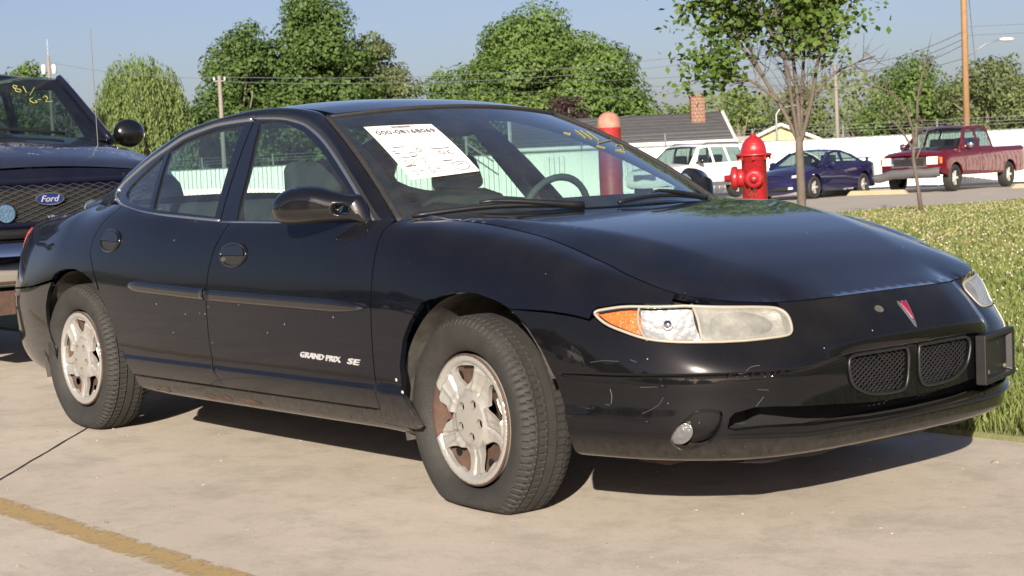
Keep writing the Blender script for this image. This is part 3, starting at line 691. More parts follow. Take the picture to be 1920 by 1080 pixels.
        GF = [(-1.414, .922), (-1.455, 1.00), (-1.512, 1.113), (-1.58, 1.215), (-1.640, 1.304), (-1.547, 1.303), (-1.44, 1.291), (-1.264, 1.25), (-1.137, 1.207), (-.98, 1.139), (-.828, 1.065), (-.691, .994), (-.562, .922)]
        RF = [(-1.532, .905), (-1.704, 1.323), (-1.951, 1.317), (-2.087, 1.300), (-2.226, 1.276), (-2.348, 1.229), (-2.475, 1.179), (-2.613, 1.108), (-2.659, 1.072), (-2.659, 1.044), (-2.619, 1.021), (-2.516, .995), (-2.379, .975), (-2.173, .950), (-1.84, .930)]
        GR = [(-1.592, .940), (-1.761, 1.304), (-1.993, 1.291), (-2.189, 1.259), (-2.300, 1.221), (-2.225, 1.10), (-2.139, .974)]
        GQ = [(-2.180, .979), (-2.262, 1.10), (-2.332, 1.204), (-2.468, 1.118), (-2.530, 1.070), (-2.530, 1.044), (-2.465, 1.015), (-2.372, .996)]
        w1 = patch('window_frame', [FF, GF], fg_, .04, M['frit'], d1, gref, .02)
        w2 = patch('window_frame', [RF, GR, GQ], fg_, .04, M['frit'], d2, gref, .02)
        gl_ = lambda x, z, sg=sg: gside(x, z, sg, -.008)
        patch('window_glass', [inset2(GF, -.012)], gl_, .06, M['glass'], d1, gref, 0)
        patch('window_glass', [inset2(GR, -.012)], gl_, .06, M['glass'], d2, gref, 0)
        patch('quarter_glass', [inset2(GQ, -.012)], gl_, .06, M['glass'], d2, gref, 0)
        for par, L, nm in ((d1, [(-1.518, .919), (-.60, .9095), (-.50, .912)], 'belt_moulding'), (d1, FF[2:] , 'frame_moulding'), (d2, [(-1.534, .925), (-1.84, .941), (-2.173, .960), (-2.379, .980), (-2.516, 1.0), (-2.612, 1.024), (-2.65, 1.046), (-2.652, 1.07), (-2.606, 1.104), (-2.475, 1.174), (-2.348, 1.224), (-2.226, 1.271), (-2.087, 1.296), (-1.951, 1.313), (-1.71, 1.319)], 'frame_moulding')):
            q = curve(L, 5, False); MB().tube(gside(q[:, 0], q[:, 1], sg, .003), .0085, 8, flat=.75).build(nm, M['trim'], par, True)
        for par, L in ((d1, FF[1:]), (d2, RF[1:11])):
            q = curve(L, 4, False); MB().tube(gside(q[:, 0], q[:, 1], sg, -.016), .020, 6).build('gap_light_stop', M['dark'], par, True)  # dark strip added inside to stop light showing through the frame gaps
        # ---- pillars and roof rail
        OUT = [(-.43, .905), (-.53, .925), (-.68, 1.020), (-.866, 1.121), (-1.058, 1.211), (-1.244, 1.277), (-1.382, 1.306), (-1.55, 1.324), (-1.75, 1.331), (-1.951, 1.325), (-2.087, 1.308), (-2.226, 1.284), (-2.348, 1.238), (-2.475, 1.188), (-2.615, 1.117), (-2.672, 1.072)]
        OUT = [tuple(gside([x], [z], 1)[0]) for x, z in OUT] + [(-2.695, .728, 1.0), (-2.89, .675, 1.0), (-3.10, .656, .985)]
        INN = [tuple(ws([1.0], [b])[0] + np.array([-.002, .002, .001])) for b in (-.01, .07, .26, .47, .74, .96)] + [(-1.26, .553, 1.326), (-1.5, .543, 1.355), (-1.75, .538, 1.358), (-1.95, .536, 1.347), (-2.12, .535, 1.331), (-2.28, .535, 1.305), (-2.42, .536, 1.270), (-2.56, .539, 1.230), (-2.70, .545, 1.184), (-2.80, .55, 1.144), (-2.93, .556, 1.092), (-3.04, .563, 1.047), (-3.15, .57, 1.0)]
        o3 = curve(OUT, 5, False); i3 = curve(INN, 5, False); G = []
        for a, b in zip(o3, i3):
            w_ = np.linalg.norm(b - a); nrm = np.array([0, .75, .66]); G.append([a + np.array([0, -.035, -.015])] + [a + (b - a) * t + nrm * (4 * t * (1 - t)) * min(.014, w_ * .16) for t in np.linspace(0, 1, 9)] + [b + np.array([0, -.01, -.012])])
        G = np.array(G); G[:, :, 1] *= sg
        mb = MB(); mb.grid(G); mb.build('roof_rail', P, car, True, weld=True)
        # mirror
        make_mirror(car, sg)
        # headlamp
        hl = empty('headlamp'); hl.parent = car; HL = curve(HEADLAMP, 3)
        patch('lamp_housing', [np.array([(1.125, .65), (1.10, .70), (.94, .76), (.87, .806), (.45, .806), (.43, .70), (.45, .62), (.80, .60), (1.0, .605)])], offs(fw, -.035, ref), .03, M['dark'], hl, ref, 0)
        D1 = [(.974, .719), (.976, .692), (.969, .662), (.955, .638), (.932, .613)]; D2 = [(.806, .79), (.785, .725), (.778, .68), (.771, .620)]
        q = inset2(HL, .006); edge_ = np.array([p_ for p_ in q])
        side = lambda p_, D: p_[0] - np.interp(p_[1], [d[1] for d in D[::-1]], [d[0] for d in D[::-1]])
        def clip(L, D, keep):   # part of the loop on one side of the divider
            n = len(L); out = []
            for i in range(n):
                a, b = L[i], L[(i + 1) % n]; fa, fb = side(a, D) * keep, side(b, D) * keep
                if fa >= 0: out.append(a)
                if fa * fb < 0: out.append(a + (b - a) * fa / (fa - fb))
            return np.array(out)
        Aq = clip(resample(inset2(HL, .010), .015), D1, 1); Cq = clip(clip(resample(inset2(HL, .008), .015), D1, -1), D2, 1); Hq = clip(resample(inset2(HL, .004), .015), D2, -1)
        patch('turn_signal', [inset2(Aq, .004)], offs(fw, -.010, ref), .02, M['amber'], hl, ref, .012)
        cc = Cq.mean(0)
        def bowl(s, b, sg=sg):
            s = np.asarray(s, float).ravel(); b = np.asarray(b, float).ravel(); p_ = offs(fw, -.014, ref)(s, b); r2 = ((s - cc[0]) / .10) ** 2 + ((b - cc[1]) / .09) ** 2
            dep = np.maximum(0, 1 - r2) * .045; n0 = np.array([-.62, -.10 * sg, -.06]); return p_ + dep[:, None] * n0
        patch('reflector', [inset2(Cq, .003)], bowl, .014, M['reflector'], hl, ref, 0)
        MB().ball(tuple(bowl(np.array([cc[0]]), np.array([cc[1]]))[0] + np.array([.03, .012 * sg, 0])), (.03, .026, .026), 10, 8).build('bulb', M['chrome'], hl, True)
        hc = Hq.mean(0)
        def bowl2(s, b, sg=sg):
            s = np.asarray(s, float).ravel(); b = np.asarray(b, float).ravel(); p_ = offs(fw, -.010, ref)(s, b); r2 = ((s - hc[0]) / .19) ** 2 + ((b - hc[1]) / .10) ** 2
            return p_ + (np.maximum(0, 1 - r2) * .06)[:, None] * np.array([-.9, .10 * sg, 0])
        patch('reflector', [inset2(Hq, .003)], bowl2, .014, M['dull_reflector'], hl, ref, 0)
        patch('hazed_lens', [Hq], offs(fw, -.001, ref), .02, M['hazed_glass'], hl, ref, .012)
        patch('clear_lens', [clip(resample(inset2(HL, .004), .015), D2, 1)], offs(fw, .001, ref), .025, M['lens'], hl, ref, 0)
        for D in (D1, D2):
            q2 = curve(D, 4, False)[1:-1]; MB().tube(offs(fw, -.004, ref)(q2[:, 0], q2[:, 1]), .004, 6).build('lens_divider', M['lamp_edge'], hl, True)
        MB().tube(offs(fw, -.002, ref)(edge_[:, 0], edge_[:, 1]), .0045, 6, True).build('lens_rim', M['lamp_edge'], hl, True)
        # wheel housings
        for cx, cz, r_, y1 in ((.045, .30, .392, .872), (-2.79, .32, .392, .865)):
            mb = MB(); mb.grid(np.array([[(cx + r_ * math.cos(t), sg * y, cz + r_ * math.sin(t)) for y in (y1, .80, .66, .50)] for t in np.linspace(math.radians(22), math.radians(196), 34)]))
            mb.add([(cx + r_ * math.cos(t), sg * .50, cz + r_ * math.sin(t)) for t in np.linspace(math.radians(22), math.radians(196), 24)], [tuple(range(24))])
            mb.build('wheel_housing', M['liner'], car, True)
        for x_, z_ in ((-.30, .62), (-.318, .40), (-.29, .36)):
            MB().ball((x_, sg * .912, z_), (.014, .008, .014), 8, 6).build('liner_clip', M['badge'], car, True)
    # ------ hood
    ys = np.linspace(-.735, .735, 31); rear = np.stack([-.345 + .215 * (1 - np.abs(ys / .75) ** 2.3), ys], 1)
    he = HE[(HE[:, 0] > -.335)]; he = he[::6]; right = np.stack([he[:, 0], -he[:, 1]], 1); left = np.stack([he[::-1][:, 0], he[::-1][:, 1]], 1)
    outl = np.concatenate([rear[::-1], right, left[1:]])
    patch('hood', [outl], lambda x, y: hood(x, y), .03, P, car, (.2, 0, 0), gap=.0035, rim=.02)
    # cowl
    cw = MB(); aa = np.linspace(-1, 1, 33)
    cw.grid(np.array([[ws([a], [-.03])[0] + np.array([0, 0, -.01]), np.array([-.345 + .215 * (1 - abs(a) ** 2.3) - .03, a * .75, .90]), np.array([-.345 + .215 * (1 - abs(a) ** 2.3) + .05, a * .75, .87])] for a in aa])); cw.build('cowl', M['black'], car, True)
    # ------ roof
    yy = np.linspace(-.533, .533, 25); fr = np.stack([-1.178 + .085 * (1 - np.abs(yy / .567) ** 2.2), yy], 1); bk = np.stack([np.full(25, -2.33) - .05 * (1 - (yy / .533) ** 2), yy], 1)[::-1]
    patch('roof', [np.concatenate([fr, bk])], lambda x, y: roof(x, y), .05, P, car, (-1.6, 0, .5), rim=.012)
    MB().box((-1.9, 0, 1.387), (.06, .03, .012)).build('roof_marker', M['rubber'], car, bevel=.003)
    patch('headliner', [np.concatenate([fr * .97 + np.array([-.05, 0]), bk * .97])], lambda x, y: roof(x, y) - np.array([0, 0, .03]), .1, M['lining'], car, (-1.6, 0, 3), 0)
    # ------ windscreen
    a_, b_ = np.meshgrid(np.linspace(-.985, .985, 41), np.linspace(0, 1, 25)); WSP = ws(a_, b_).reshape(25, 41, 3)
    mb = MB(); mb.grid(WSP); wso = mb.build('windshield', M['screen'], car, True)
    fb = MB()
    for i in range(24):
        for j in range(40):
            if j < 1 or j >= 39 or i < 2 or i >= 23 or (i < 3 and (j < 2 or j >= 38)):
                fb.add([WSP[i, j] - np.array([.004, 0, .003]), WSP[i, j + 1] - np.array([.004, 0, .003]), WSP[i + 1, j + 1] - np.array([.004, 0, .003]), WSP[i + 1, j] - np.array([.004, 0, .003])], [(0, 1, 2, 3)])
    fb.build('ceramic_band', M['frit'], wso, True, weld=True)
    sb = MB(); bb = np.linspace(.84, .97, 5); sb.grid(np.array([[ws([a], [b])[0] - np.array([.006, 0, .005]) for a in np.linspace(-.96, .96, 25)] for b in bb])); sb.build('sun_shade_band', M['shade'], wso, True)
    for sg in (-1, 1):
        q = ws(np.full(30, sg * 1.0), np.linspace(-.02, 1, 30)) + np.array([.004, 0, .004]); MB().tube(q, .013, 8, flat=.6).build('windscreen_rubber', M['rubber'], wso, True)
    q = ws(np.linspace(-1, 1, 40), np.full(40, 1.0)) + np.array([0, 0, .003]); MB().tube(q, .007, 6).build('header_rubber', M['rubber'], wso, True)
    # wipers
    for ya, yb in ((-.74, -.24), (-.02, .48)):
        w = empty('wiper'); w.parent = car
        f_ = lambda y, h_: np.array(ws([y / .77], [h_])[0]) + np.array([.012, 0, .010])
        q = [f_(y, .002 + .030 * math.sin(math.pi * (y - ya) / (yb - ya))) for y in np.linspace(ya, yb, 14)]
        MB().tube(q, .007, 6).build('blade', M['black'], w, True)
        q = [f_(ya + (yb - ya) * t, .045 - .07 * (t - .5) if t > .4 else .04) + np.array([.012, 0, .012 - .03 * max(0, t - .6)]) for t in np.linspace(.4, 1.1, 9)]
        MB().tube(q, [.005, .006, .007, .008, .009, .010, .011, .012, .014], 6).build('arm', M['black'], w, True)
    # ------ rear window and deck
    mb = MB(); mb.grid(np.array([[(-2.36 - .05 * (1 - a * a) + (-3.13 + 2.36 - .04 * (1 - a * a)) * b, a * (.535 + .03 * b), 1.300 + .035 * (1 - a * a) + (-.285) * b + .03 * 4 * b * (1 - b) * .8) for a in np.linspace(-1, 1, 21)] for b in np.linspace(0, 1, 13)])); mb.build('rear_window', M['glass'], car, True)
    dk = MB(); xs = np.linspace(-3.08, -3.80, 14); G = []
    for x in xs:
        s = s_of_x(x); e_ = wall(np.array([s]), np.array([TOP]), 1)[0]; G.append([(e_[0], t * e_[1], e_[2] + .035 * (1 - abs(t) ** 2.5)) for t in np.linspace(-1, 1, 21)])
    dk.grid(np.array(G)); tail = [wall(np.array([s]), np.array([TOP]), sg)[0] for sg in (1,) for s in np.linspace(s_of_x(-3.80), PS[-1], 8)]
    tl_ = G[-1]; back = [(-3.88, t * .5, .95) for t in np.linspace(-1, 1, 21)]; dk.grid(np.array([tl_, back])); dk.build('trunk_lid', P, car, True, weld=True)
    # ------ underside
    un = MB(); un.box((-1.3, 0, .27), (1.85, 1.6, .10)).box((-1.3, 0, .235), (4.2, .9, .05)).box((.30, 0, .262), (.80, 1.15, .05)).box((.66, 0, .285), (.40, 1.16, .03)).box((-3.4, 0, .30), (.7, 1.3, .12)); un.build('underbody', M['dark'], car)  # foremost plate added to stop sun leaking into the shadow below the nose
    un = MB(); un.box((.42, 0, .50), (.6, .95, .40)); un.build('engine_block', M['dark'], car)
    MB().box((.80, 0, .42), (.22, 1.05, .26)).build('nose_light_stop', M['dark'], car)  # unseen dark box added to block sun coming through the bumper openings
    for sg in (-1, 1): MB().box((.74, sg * .645, .31), (.14, .13, .15)).build('lamp_light_stop', M['dark'], car)  # unseen dark boxes added behind the fog lamps to block leaking sunlight
    # ------ inside
    dsh = MB(); dsh.grid(np.array([[(-.30 - .52 * b + .14 * (1 - abs(a) ** 2.2) * (1 - b), a * .74, .905 + .02 * math.sin(math.pi * min(1, b * 1.1)) + .028 * math.exp(-((a - .5) / .28) ** 2) * sstep(.45, .8, b) - .30 * max(0, b - .9) * 6) for a in np.linspace(-1, 1, 31)] for b in np.linspace(0, 1.0, 13)])); dsh.build('dashboard', M['dash'], car, True)
    MB().tube([(-.93 + .05 * math.sin(t) * .9 - .03, .37 + .178 * math.cos(t), .868 + .165 * math.sin(t)) for t in np.linspace(0, 2 * math.pi, 36, endpoint=False)], .015, 8, True).tube([(-.93, .20, .868), (-.95, .37, .868), (-.93, .54, .868)], .02, 6).tube([(-.95, .37, .90), (-.70, .37, .80)], .03, 8).build('steering_wheel', M['dash'], car, True)
    for y in (-.37, .37):
        st = empty('front_seat'); st.parent = car
        MB().box((-1.22, y, .48), (.52, .50, .18)).build('cushion', M['seat'], st, sub=2)
        R_ = Matrix.Rotation(math.radians(-18), 3, 'Y'); mb = MB(); prof = [(-.25, .46), (-.26, .60), (-.26, .75), (-.24, .88), (-.19, .97), (-.10, 1.0), (.10, 1.0), (.19, .97), (.24, .88), (.26, .75), (.26, .60), (.25, .46)]
        V = []
        for d_, k in ((-.07, .93), (-.05, 1.), (.05, 1.), (.075, .9)):
            for a, z in prof: V.append(Vector((-1.44 + d_ - (z - .46) * .26, y + a * k, .46 + (z - .46) * (1 if k == 1 else .97))))
        n = len(prof); mb.add(V, [(i * n + j, i * n + j + 1, (i + 1) * n + j + 1, (i + 1) * n + j) for i in range(3) for j in range(n - 1)] + [tuple(range(n)), tuple(3 * n + j for j in range(n - 1, -1, -1))]); mb.build('seat_back', M['seat'], st, True, weld=True)
        MB().box((-1.60, y, 1.07), (.09, .26, .15), Matrix.Rotation(math.radians(-14), 3, 'Y'), .86).build('headrest', M['seat'], st, bevel=.035)
        for dy in (-.06, .06): MB().tube([(-1.585, y + dy, .98), (-1.595, y + dy, 1.05)], .007).build('headrest_post', M['chrome'], st)
    MB().box((-2.38, 0, .74), (.22, 1.28, .50), Matrix.Rotation(math.radians(-16), 3, 'Y')).build('rear_seat', M['seat'], car, bevel=.07)
    MB().box((-2.78, 0, .965), (.62, 1.2, .02)).build('parcel_shelf', M['dash'], car)
    for sg in (-1, 1):
        MB().box((-1.38, sg * .80, .62), (1.9, .05, .56)).build('door_lining', M['dash'], car, bevel=.02)
        MB().add([(-1.52, sg * .80, .92), (-1.62, sg * .80, .92), (-1.78, sg * .545, 1.32), (-1.66, sg * .545, 1.32)], [(0, 1, 2, 3)]).build('pillar_lining', M['lining'], car)
        MB().tube([(-1.60, sg * .66, 1.16), (-1.56, sg * .74, .98), (-1.50, sg * .76, .70)], .022, 4, flat=.15).build('seat_belt', M['lining'], car)
    MB().box((-1.4, 0, .33), (2.6, 1.5, .04)).build('floor_carpet', M['dark'], car)
    MB().ball((-1.09, .0, 1.245), (.05, .25, .07), 14, 8).build('rear_view_mirror', M['black'], car, True)
    return car

def make_mirror(car, sg):
    """pod mirror whose arm has an opening next to the door"""
    mr = empty('side_mirror'); mr.parent = car
    # outline seen from the front, in (t outwards from the door, z); swept rearwards
    O_ = curve([(-.02, .905), (.03, .918), (.10, .915), (.20, .912), (.255, .925), (.272, .965), (.262, 1.005), (.225, 1.035), (.175, 1.046), (.125, 1.040), (.085, 1.024), (.045, 1.010), (.0, 1.0)], 5)
    Hh = np.array([(.056 + .015 * math.copysign(abs(math.cos(t)) ** .6, math.cos(t)),   .960 + .012 * math.copysign(abs(math.sin(t)) ** .6, math.sin(t))) for t in np.linspace(0, 2 * math.pi, 28, endpoint=False)])
    dmax = .075
    def surf(front):
        def g(t, z):
            t = np.asarray(t, float).ravel(); z = np.asarray(z, float).ravel(); Q = np.stack([t, z], 1)
            d = np.minimum(dist2seg(O_, Q), dist2seg(Hh, Q) * 3); d = np.where(inside(O_, Q), d, 0)
            k = np.clip(d / .05, 0, 1); th = np.sqrt(np.maximum(0, 1 - (1 - k) ** 2))
            amp = np.interp(t, [-.02, .05, .14, .27], [.035, .045, .070, .066]) * th
            tt = t / .272; am = amp if front else -amp * .15 - .002
            return np.stack([-.560 - .315 * tt + .62 * am, sg * (.842 + .165 * tt + .78 * am), z], 1)
        return g
    patch('mirror_shell', [O_, Hh], surf(True), .008, M['black_gloss'], mr, (-.9, sg * .80, .97), 0)
    patch('mirror_back', [O_, Hh], surf(False), .012, M['black'], mr, (0, sg * 1.5, .97), 0)
    gl = np.array([(.175 + .078 * math.cos(t), .973 + .05 * math.sin(t)) for t in np.linspace(0, 2 * math.pi, 24, endpoint=False)])
    patch('mirror_glass', [gl], lambda t, z: surf(False)(t, z) + np.array([-.004, -.003 * sg, 0]), .03, M['chrome'], mr, (0, sg * 1.5, .97), .003)
    # sail piece on the door
    MB().add([(-.50, sg * .84, .905), (-.70, sg * .842, .905), (-.70, sg * .80, .985), (-.62, sg * .80, .985), (-.50, sg * .855, .905), (-.70, sg * .862, .905), (-.70, sg * .815, .992), (-.62, sg * .812, .992)], [(4, 5, 6, 7), (0, 4, 7, 3), (1, 2, 6, 5), (2, 3, 7, 6), (0, 1, 5, 4)]).build('mirror_sail', M['black'], mr)
    return mr
M['black_gloss'] = mat('gloss_black', (.005, .005, .006), .16, coat=.8)
M['shade'] = glass_mat('shade_band', (.30, .36, .46), .03, .0)

# ---------------------------------------------------------------- wheels
def make_tyre(flat, bulge):
    """tyre round the y axis, outer side towards -y; lowest point cut flat at -flat"""
    prof = [(.218, -.070, 0), (.225, -.080, 0), (.245, -.092, 0), (.268, -.100, 0), (.288, -.100, 0), (.303, -.096, 0), (.313, -.089, 1), (.3205, -.079, 1), (.3255, -.068, 1), (.3285, -.060, 1), (.3285, -.0565, 0), (.3205, -.056, 0), (.3205, -.0495, 0), (.3295, -.049, 1), (.330, -.025, 1), (.330, -.0215, 0), (.3215, -.021, 0), (.3215, -.0145, 0), (.3305, -.014, 1), (.3305, .0, 1)]
    prof = prof + [(r, -a, q) for r, a, q in prof[::-1][1:]]
    n = 420; m = len(prof); V = np.zeros((n, m, 3))
    for k in range(n):
        g = 2 * math.pi * k / n
        for i, (r, a, q) in enumerate(prof):
            rr = r
            if q:
                ph = (k + (2 if a > 0 else 0) + int(abs(a) * 40)) % 5
                if ph == 0 and abs(a) > .022: rr -= .007 if abs(a) > .055 else .004
                if abs(a) > .082 and ph == 0: rr -= .003
            V[k, i] = (rr * math.cos(g), a, rr * math.sin(g))
    W = V.reshape(-1, 3); rr = np.hypot(W[:, 0], W[:, 2]); sn = W[:, 2] / rr
    fl_ = flat / np.maximum(-sn, .2); re_ = np.where(sn < -.2, -np.log(np.exp(-160 * (fl_ - .3)) + np.exp(-160 * (.3305 - .3))) / 160 + .3, .3305); re_ = np.minimum(re_, fl_ + .0)      # loaded radius
    sc = (re_ - .218) / (.3305 - .218); r2 = .218 + (rr - .218) * sc
    W[:, [0, 2]] *= (r2 / rr)[:, None]
    near = np.exp(-((sn + 1) / .12) ** 2); mid = np.clip((rr - .225) / .03, 0, 1) * np.clip((.318 - rr) / .02, 0, 1)
    W[:, 1] += np.sign(W[:, 1]) * bulge * near * mid
    return W, [(k * m + i, ((k + 1) % n) * m + i, ((k + 1) % n) * m + i + 1, k * m + i + 1) for k in range(n) for i in range(m - 1)]
def make_wheel(name_loc, steer, flat, bulge, parent, sg, broken=False, roll=0.):
    w = empty('wheel', name_loc, steer if sg < 0 else steer + math.pi); w.parent = parent
    V, F = make_tyre(flat, bulge); ty = link('tyre', mesh_of('tyre', V, F), M['tyre'], w); ty.data.set_sharp_from_angle(angle=math.radians(28))
    # steel rim
    MB().lathe([(.10, -.035), (.150, -.045), (.165, -.050), (.182, -.060), (.195, -.078), (.207, -.080), (.212, -.076), (.207, -.070), (.195, -.04), (.185, .06), (.21, .08)], 48, axis='y', cap=False).build('rim', M['rust'], w, True)
    for k in range(10):
        g = 2 * math.pi * k / 10 + .2; MB().lathe([(0, -.0535), (.016, -.0535)], 12, (.153 * math.cos(g), 0, .153 * math.sin(g)), 'y').build('vent_hole', M['dark'], w)
    MB().lathe([(.02, .02), (.19, .02)], 24, axis='y').build('brake_drum', M['dark'], w)
    # cover: five swept spokes, openings, lug pockets
    th0 = math.radians(100 + roll)
    wins = []; lugs = []
    for k in range(5):
        t0 = th0 - k * 2 * math.pi / 5
        pol = [(.104, -4), (.120, -15), (.145, -23), (.168, -25), (.177, -18), (.177, 8), (.171, 17), (.150, 19), (.124, 15), (.105, 5)]
        wins.append(curve([(r * math.cos(t0 + math.radians(a)), r * math.sin(t0 + math.radians(a))) for r, a in pol], 3))
        tl = t0 + math.radians(36); lugs.append(np.array([(.055 * math.cos(tl) + .0155 * math.cos(t), .055 * math.sin(tl) + .0155 * math.sin(t)) for t in np.linspace(0, 2 * math.pi, 14, endpoint=False)]))
    R_ = .2085
    rim_ = [(R_ * math.cos(t), R_ * math.sin(t)) for t in np.linspace(0, 2 * math.pi, 96, endpoint=False)]
    if broken:   # a piece of the lip has broken away behind one opening
        a0, a1 = math.radians(150), math.radians(203)
        rim_ = [(R_ * math.cos(t), R_ * math.sin(t)) for t in np.linspace(a1, a0 + 2 * math.pi, 84)] + [(.196 * math.cos(a0), .196 * math.sin(a0)), (.176 * math.cos(a0 + .10), .176 * math.sin(a0 + .10)), (.160 * math.cos(a0 + .22), .160 * math.sin(a0 + .22)), (.128 * math.cos(math.radians(164)), .128 * math.sin(math.radians(164))), (.112 * math.cos(math.radians(172)), .112 * math.sin(math.radians(172))), (.118 * math.cos(math.radians(184)), .118 * math.sin(math.radians(184))), (.150 * math.cos(math.radians(190)), .150 * math.sin(math.radians(190))), (.176 * math.cos(a1 - .06), .176 * math.sin(a1 - .06))]
    def cover(x, z):
        x = np.asarray(x, float).ravel(); z = np.asarray(z, float).ravel(); r = np.hypot(x, z); t = np.arctan2(z, x)
        h = np.interp(r, [0, .030, .074, .084, .095, .12, .16, .177, .186, .194, .203, .209], [.013, .012, .010, .004, -.002, -.006, -.002, .002, .0125, .0155, .014, .004])
        ph = ((t - th0 - math.radians(36) + math.pi * 9 / 5) % (2 * math.pi / 5)) - math.pi / 5 + (r - .12) * 1.2      # angle from the spoke line
        sp = sstep(.080, .105, r) * (1 - sstep(.168, .182, r))
        saw = .016 * np.clip(.5 + ph / .85, 0, 1.1) - .013 * np.exp(-((ph + .06) / .035) ** 2) + .004 * np.exp(-((ph - .22) / .05) ** 2)
        h = h + sp * saw
        return np.stack([x, -(.068 + h), z], 1)
    loops = [np.array(rim_)] + [w_ for i, w_ in enumerate(wins) if not (broken and i == 4)] + lugs
    patch('wheel_cover', loops, cover, .006, M['silver'], w, (0, .5, 0), rim=.010, rim_in=.014, rim_dir=(0, -1, 0))
    for k in range(5):
        tl = th0 - k * 2 * math.pi / 5 + math.radians(36); MB().lathe([(0, -.066), (.006, -.066), (.0095, -.061), (.0105, -.05)], 8, (.055 * math.cos(tl), 0, .055 * math.sin(tl)), 'y', False).build('lug_nut', M['lug'], w, True)
    return w

sedan = make_sedan()
make_wheel((0, -.784, .2876), math.radians(-3.6), .2855, .012, sedan, -1, True, 0)
make_wheel((-2.807, -.780, .3205), 0, .3190, .006, sedan, -1, False, -8)
make_wheel((0, .792, .3205), math.radians(-3.6), .3190, .006, sedan, 1)
make_wheel((-2.807, .780, .3205), 0, .3190, .006, sedan, 1)
# ---------------------------------------------------------------- other vehicles: side shell, lofted skins, glazing, wheels
WHEEL_CACHE = {}
def simple_wheel(parent, x, y, zc, r, w_, sg, rim_mat, spokes=5):
    wh = empty('wheel', (x, y, zc), 0 if sg < 0 else math.pi); wh.parent = parent
    key = (r, w_, spokes)
    if key not in WHEEL_CACHE:
        rr = r * .64
        ty = MB().lathe([(rr, -w_ * .35), (rr + .02, -w_ * .46), (r * .84, -w_ * .52), (r * .95, -w_ * .46), (r * .99, -w_ * .36), (r, -w_ * .2), (r, w_ * .2), (r * .99, w_ * .4), (r * .9, w_ * .5), (rr, w_ * .4)], 40, axis='y', cap=False)
        rim_ = MB().lathe([(rr * 1.03, -w_ * .40), (rr * .97, -w_ * .47), (rr * .90, -w_ * .42), (rr * .85, -w_ * .1), (0.03, -w_ * .06)], 32, axis='y', cap=False)
        sp = MB()
        for k in range(spokes):
            g = 2 * math.pi * k / spokes; c_, s_ = math.cos(g), math.sin(g); d = Vector((c_, 0, s_)); e_ = Vector((-s_, 0, c_)); o_ = Vector((0, -w_ * .36, 0))
            a = rr * .2
            sp.add([o_ + d * a + e_ * a * .8, o_ + d * a - e_ * a * .8, o_ + d * rr * .93 - e_ * rr * .13, o_ + d * rr * .93 + e_ * rr * .13, d * a + e_ * a * .8, d * a - e_ * a * .8, d * rr * .93 - e_ * rr * .13, d * rr * .93 + e_ * rr * .13], [(0, 1, 2, 3), (0, 3, 7, 4), (1, 5, 6, 2)])
        sp.lathe([(0, -w_ * .40), (rr * .22, -w_ * .39), (rr * .27, -w_ * .30)], 16, axis='y')
        WHEEL_CACHE[key] = [mesh_of('tyre', ty.v, ty.f), mesh_of('rim', rim_.v, rim_.f), mesh_of('spokes', sp.v, sp.f)]
        WHEEL_CACHE[key][0].materials.append(M['tyre']); WHEEL_CACHE[key][1].materials.append(M['dark'])
        for me in WHEEL_CACHE[key][:2]: me.polygons.foreach_set('use_smooth', np.ones(len(me.polygons), bool))
    a, b, c = WHEEL_CACHE[key]
    for nm, me in (('tyre', a), ('rim', b), ('spokes', c)):
        o = bpy.data.objects.new(nm, me); col.objects.link(o); o.parent = wh
        if nm == 'spokes':
            if not len(me.materials): me.materials.append(rim_mat)
            o.material_slots[0].link = 'OBJECT'; o.material_slots[0].material = rim_mat
    return wh
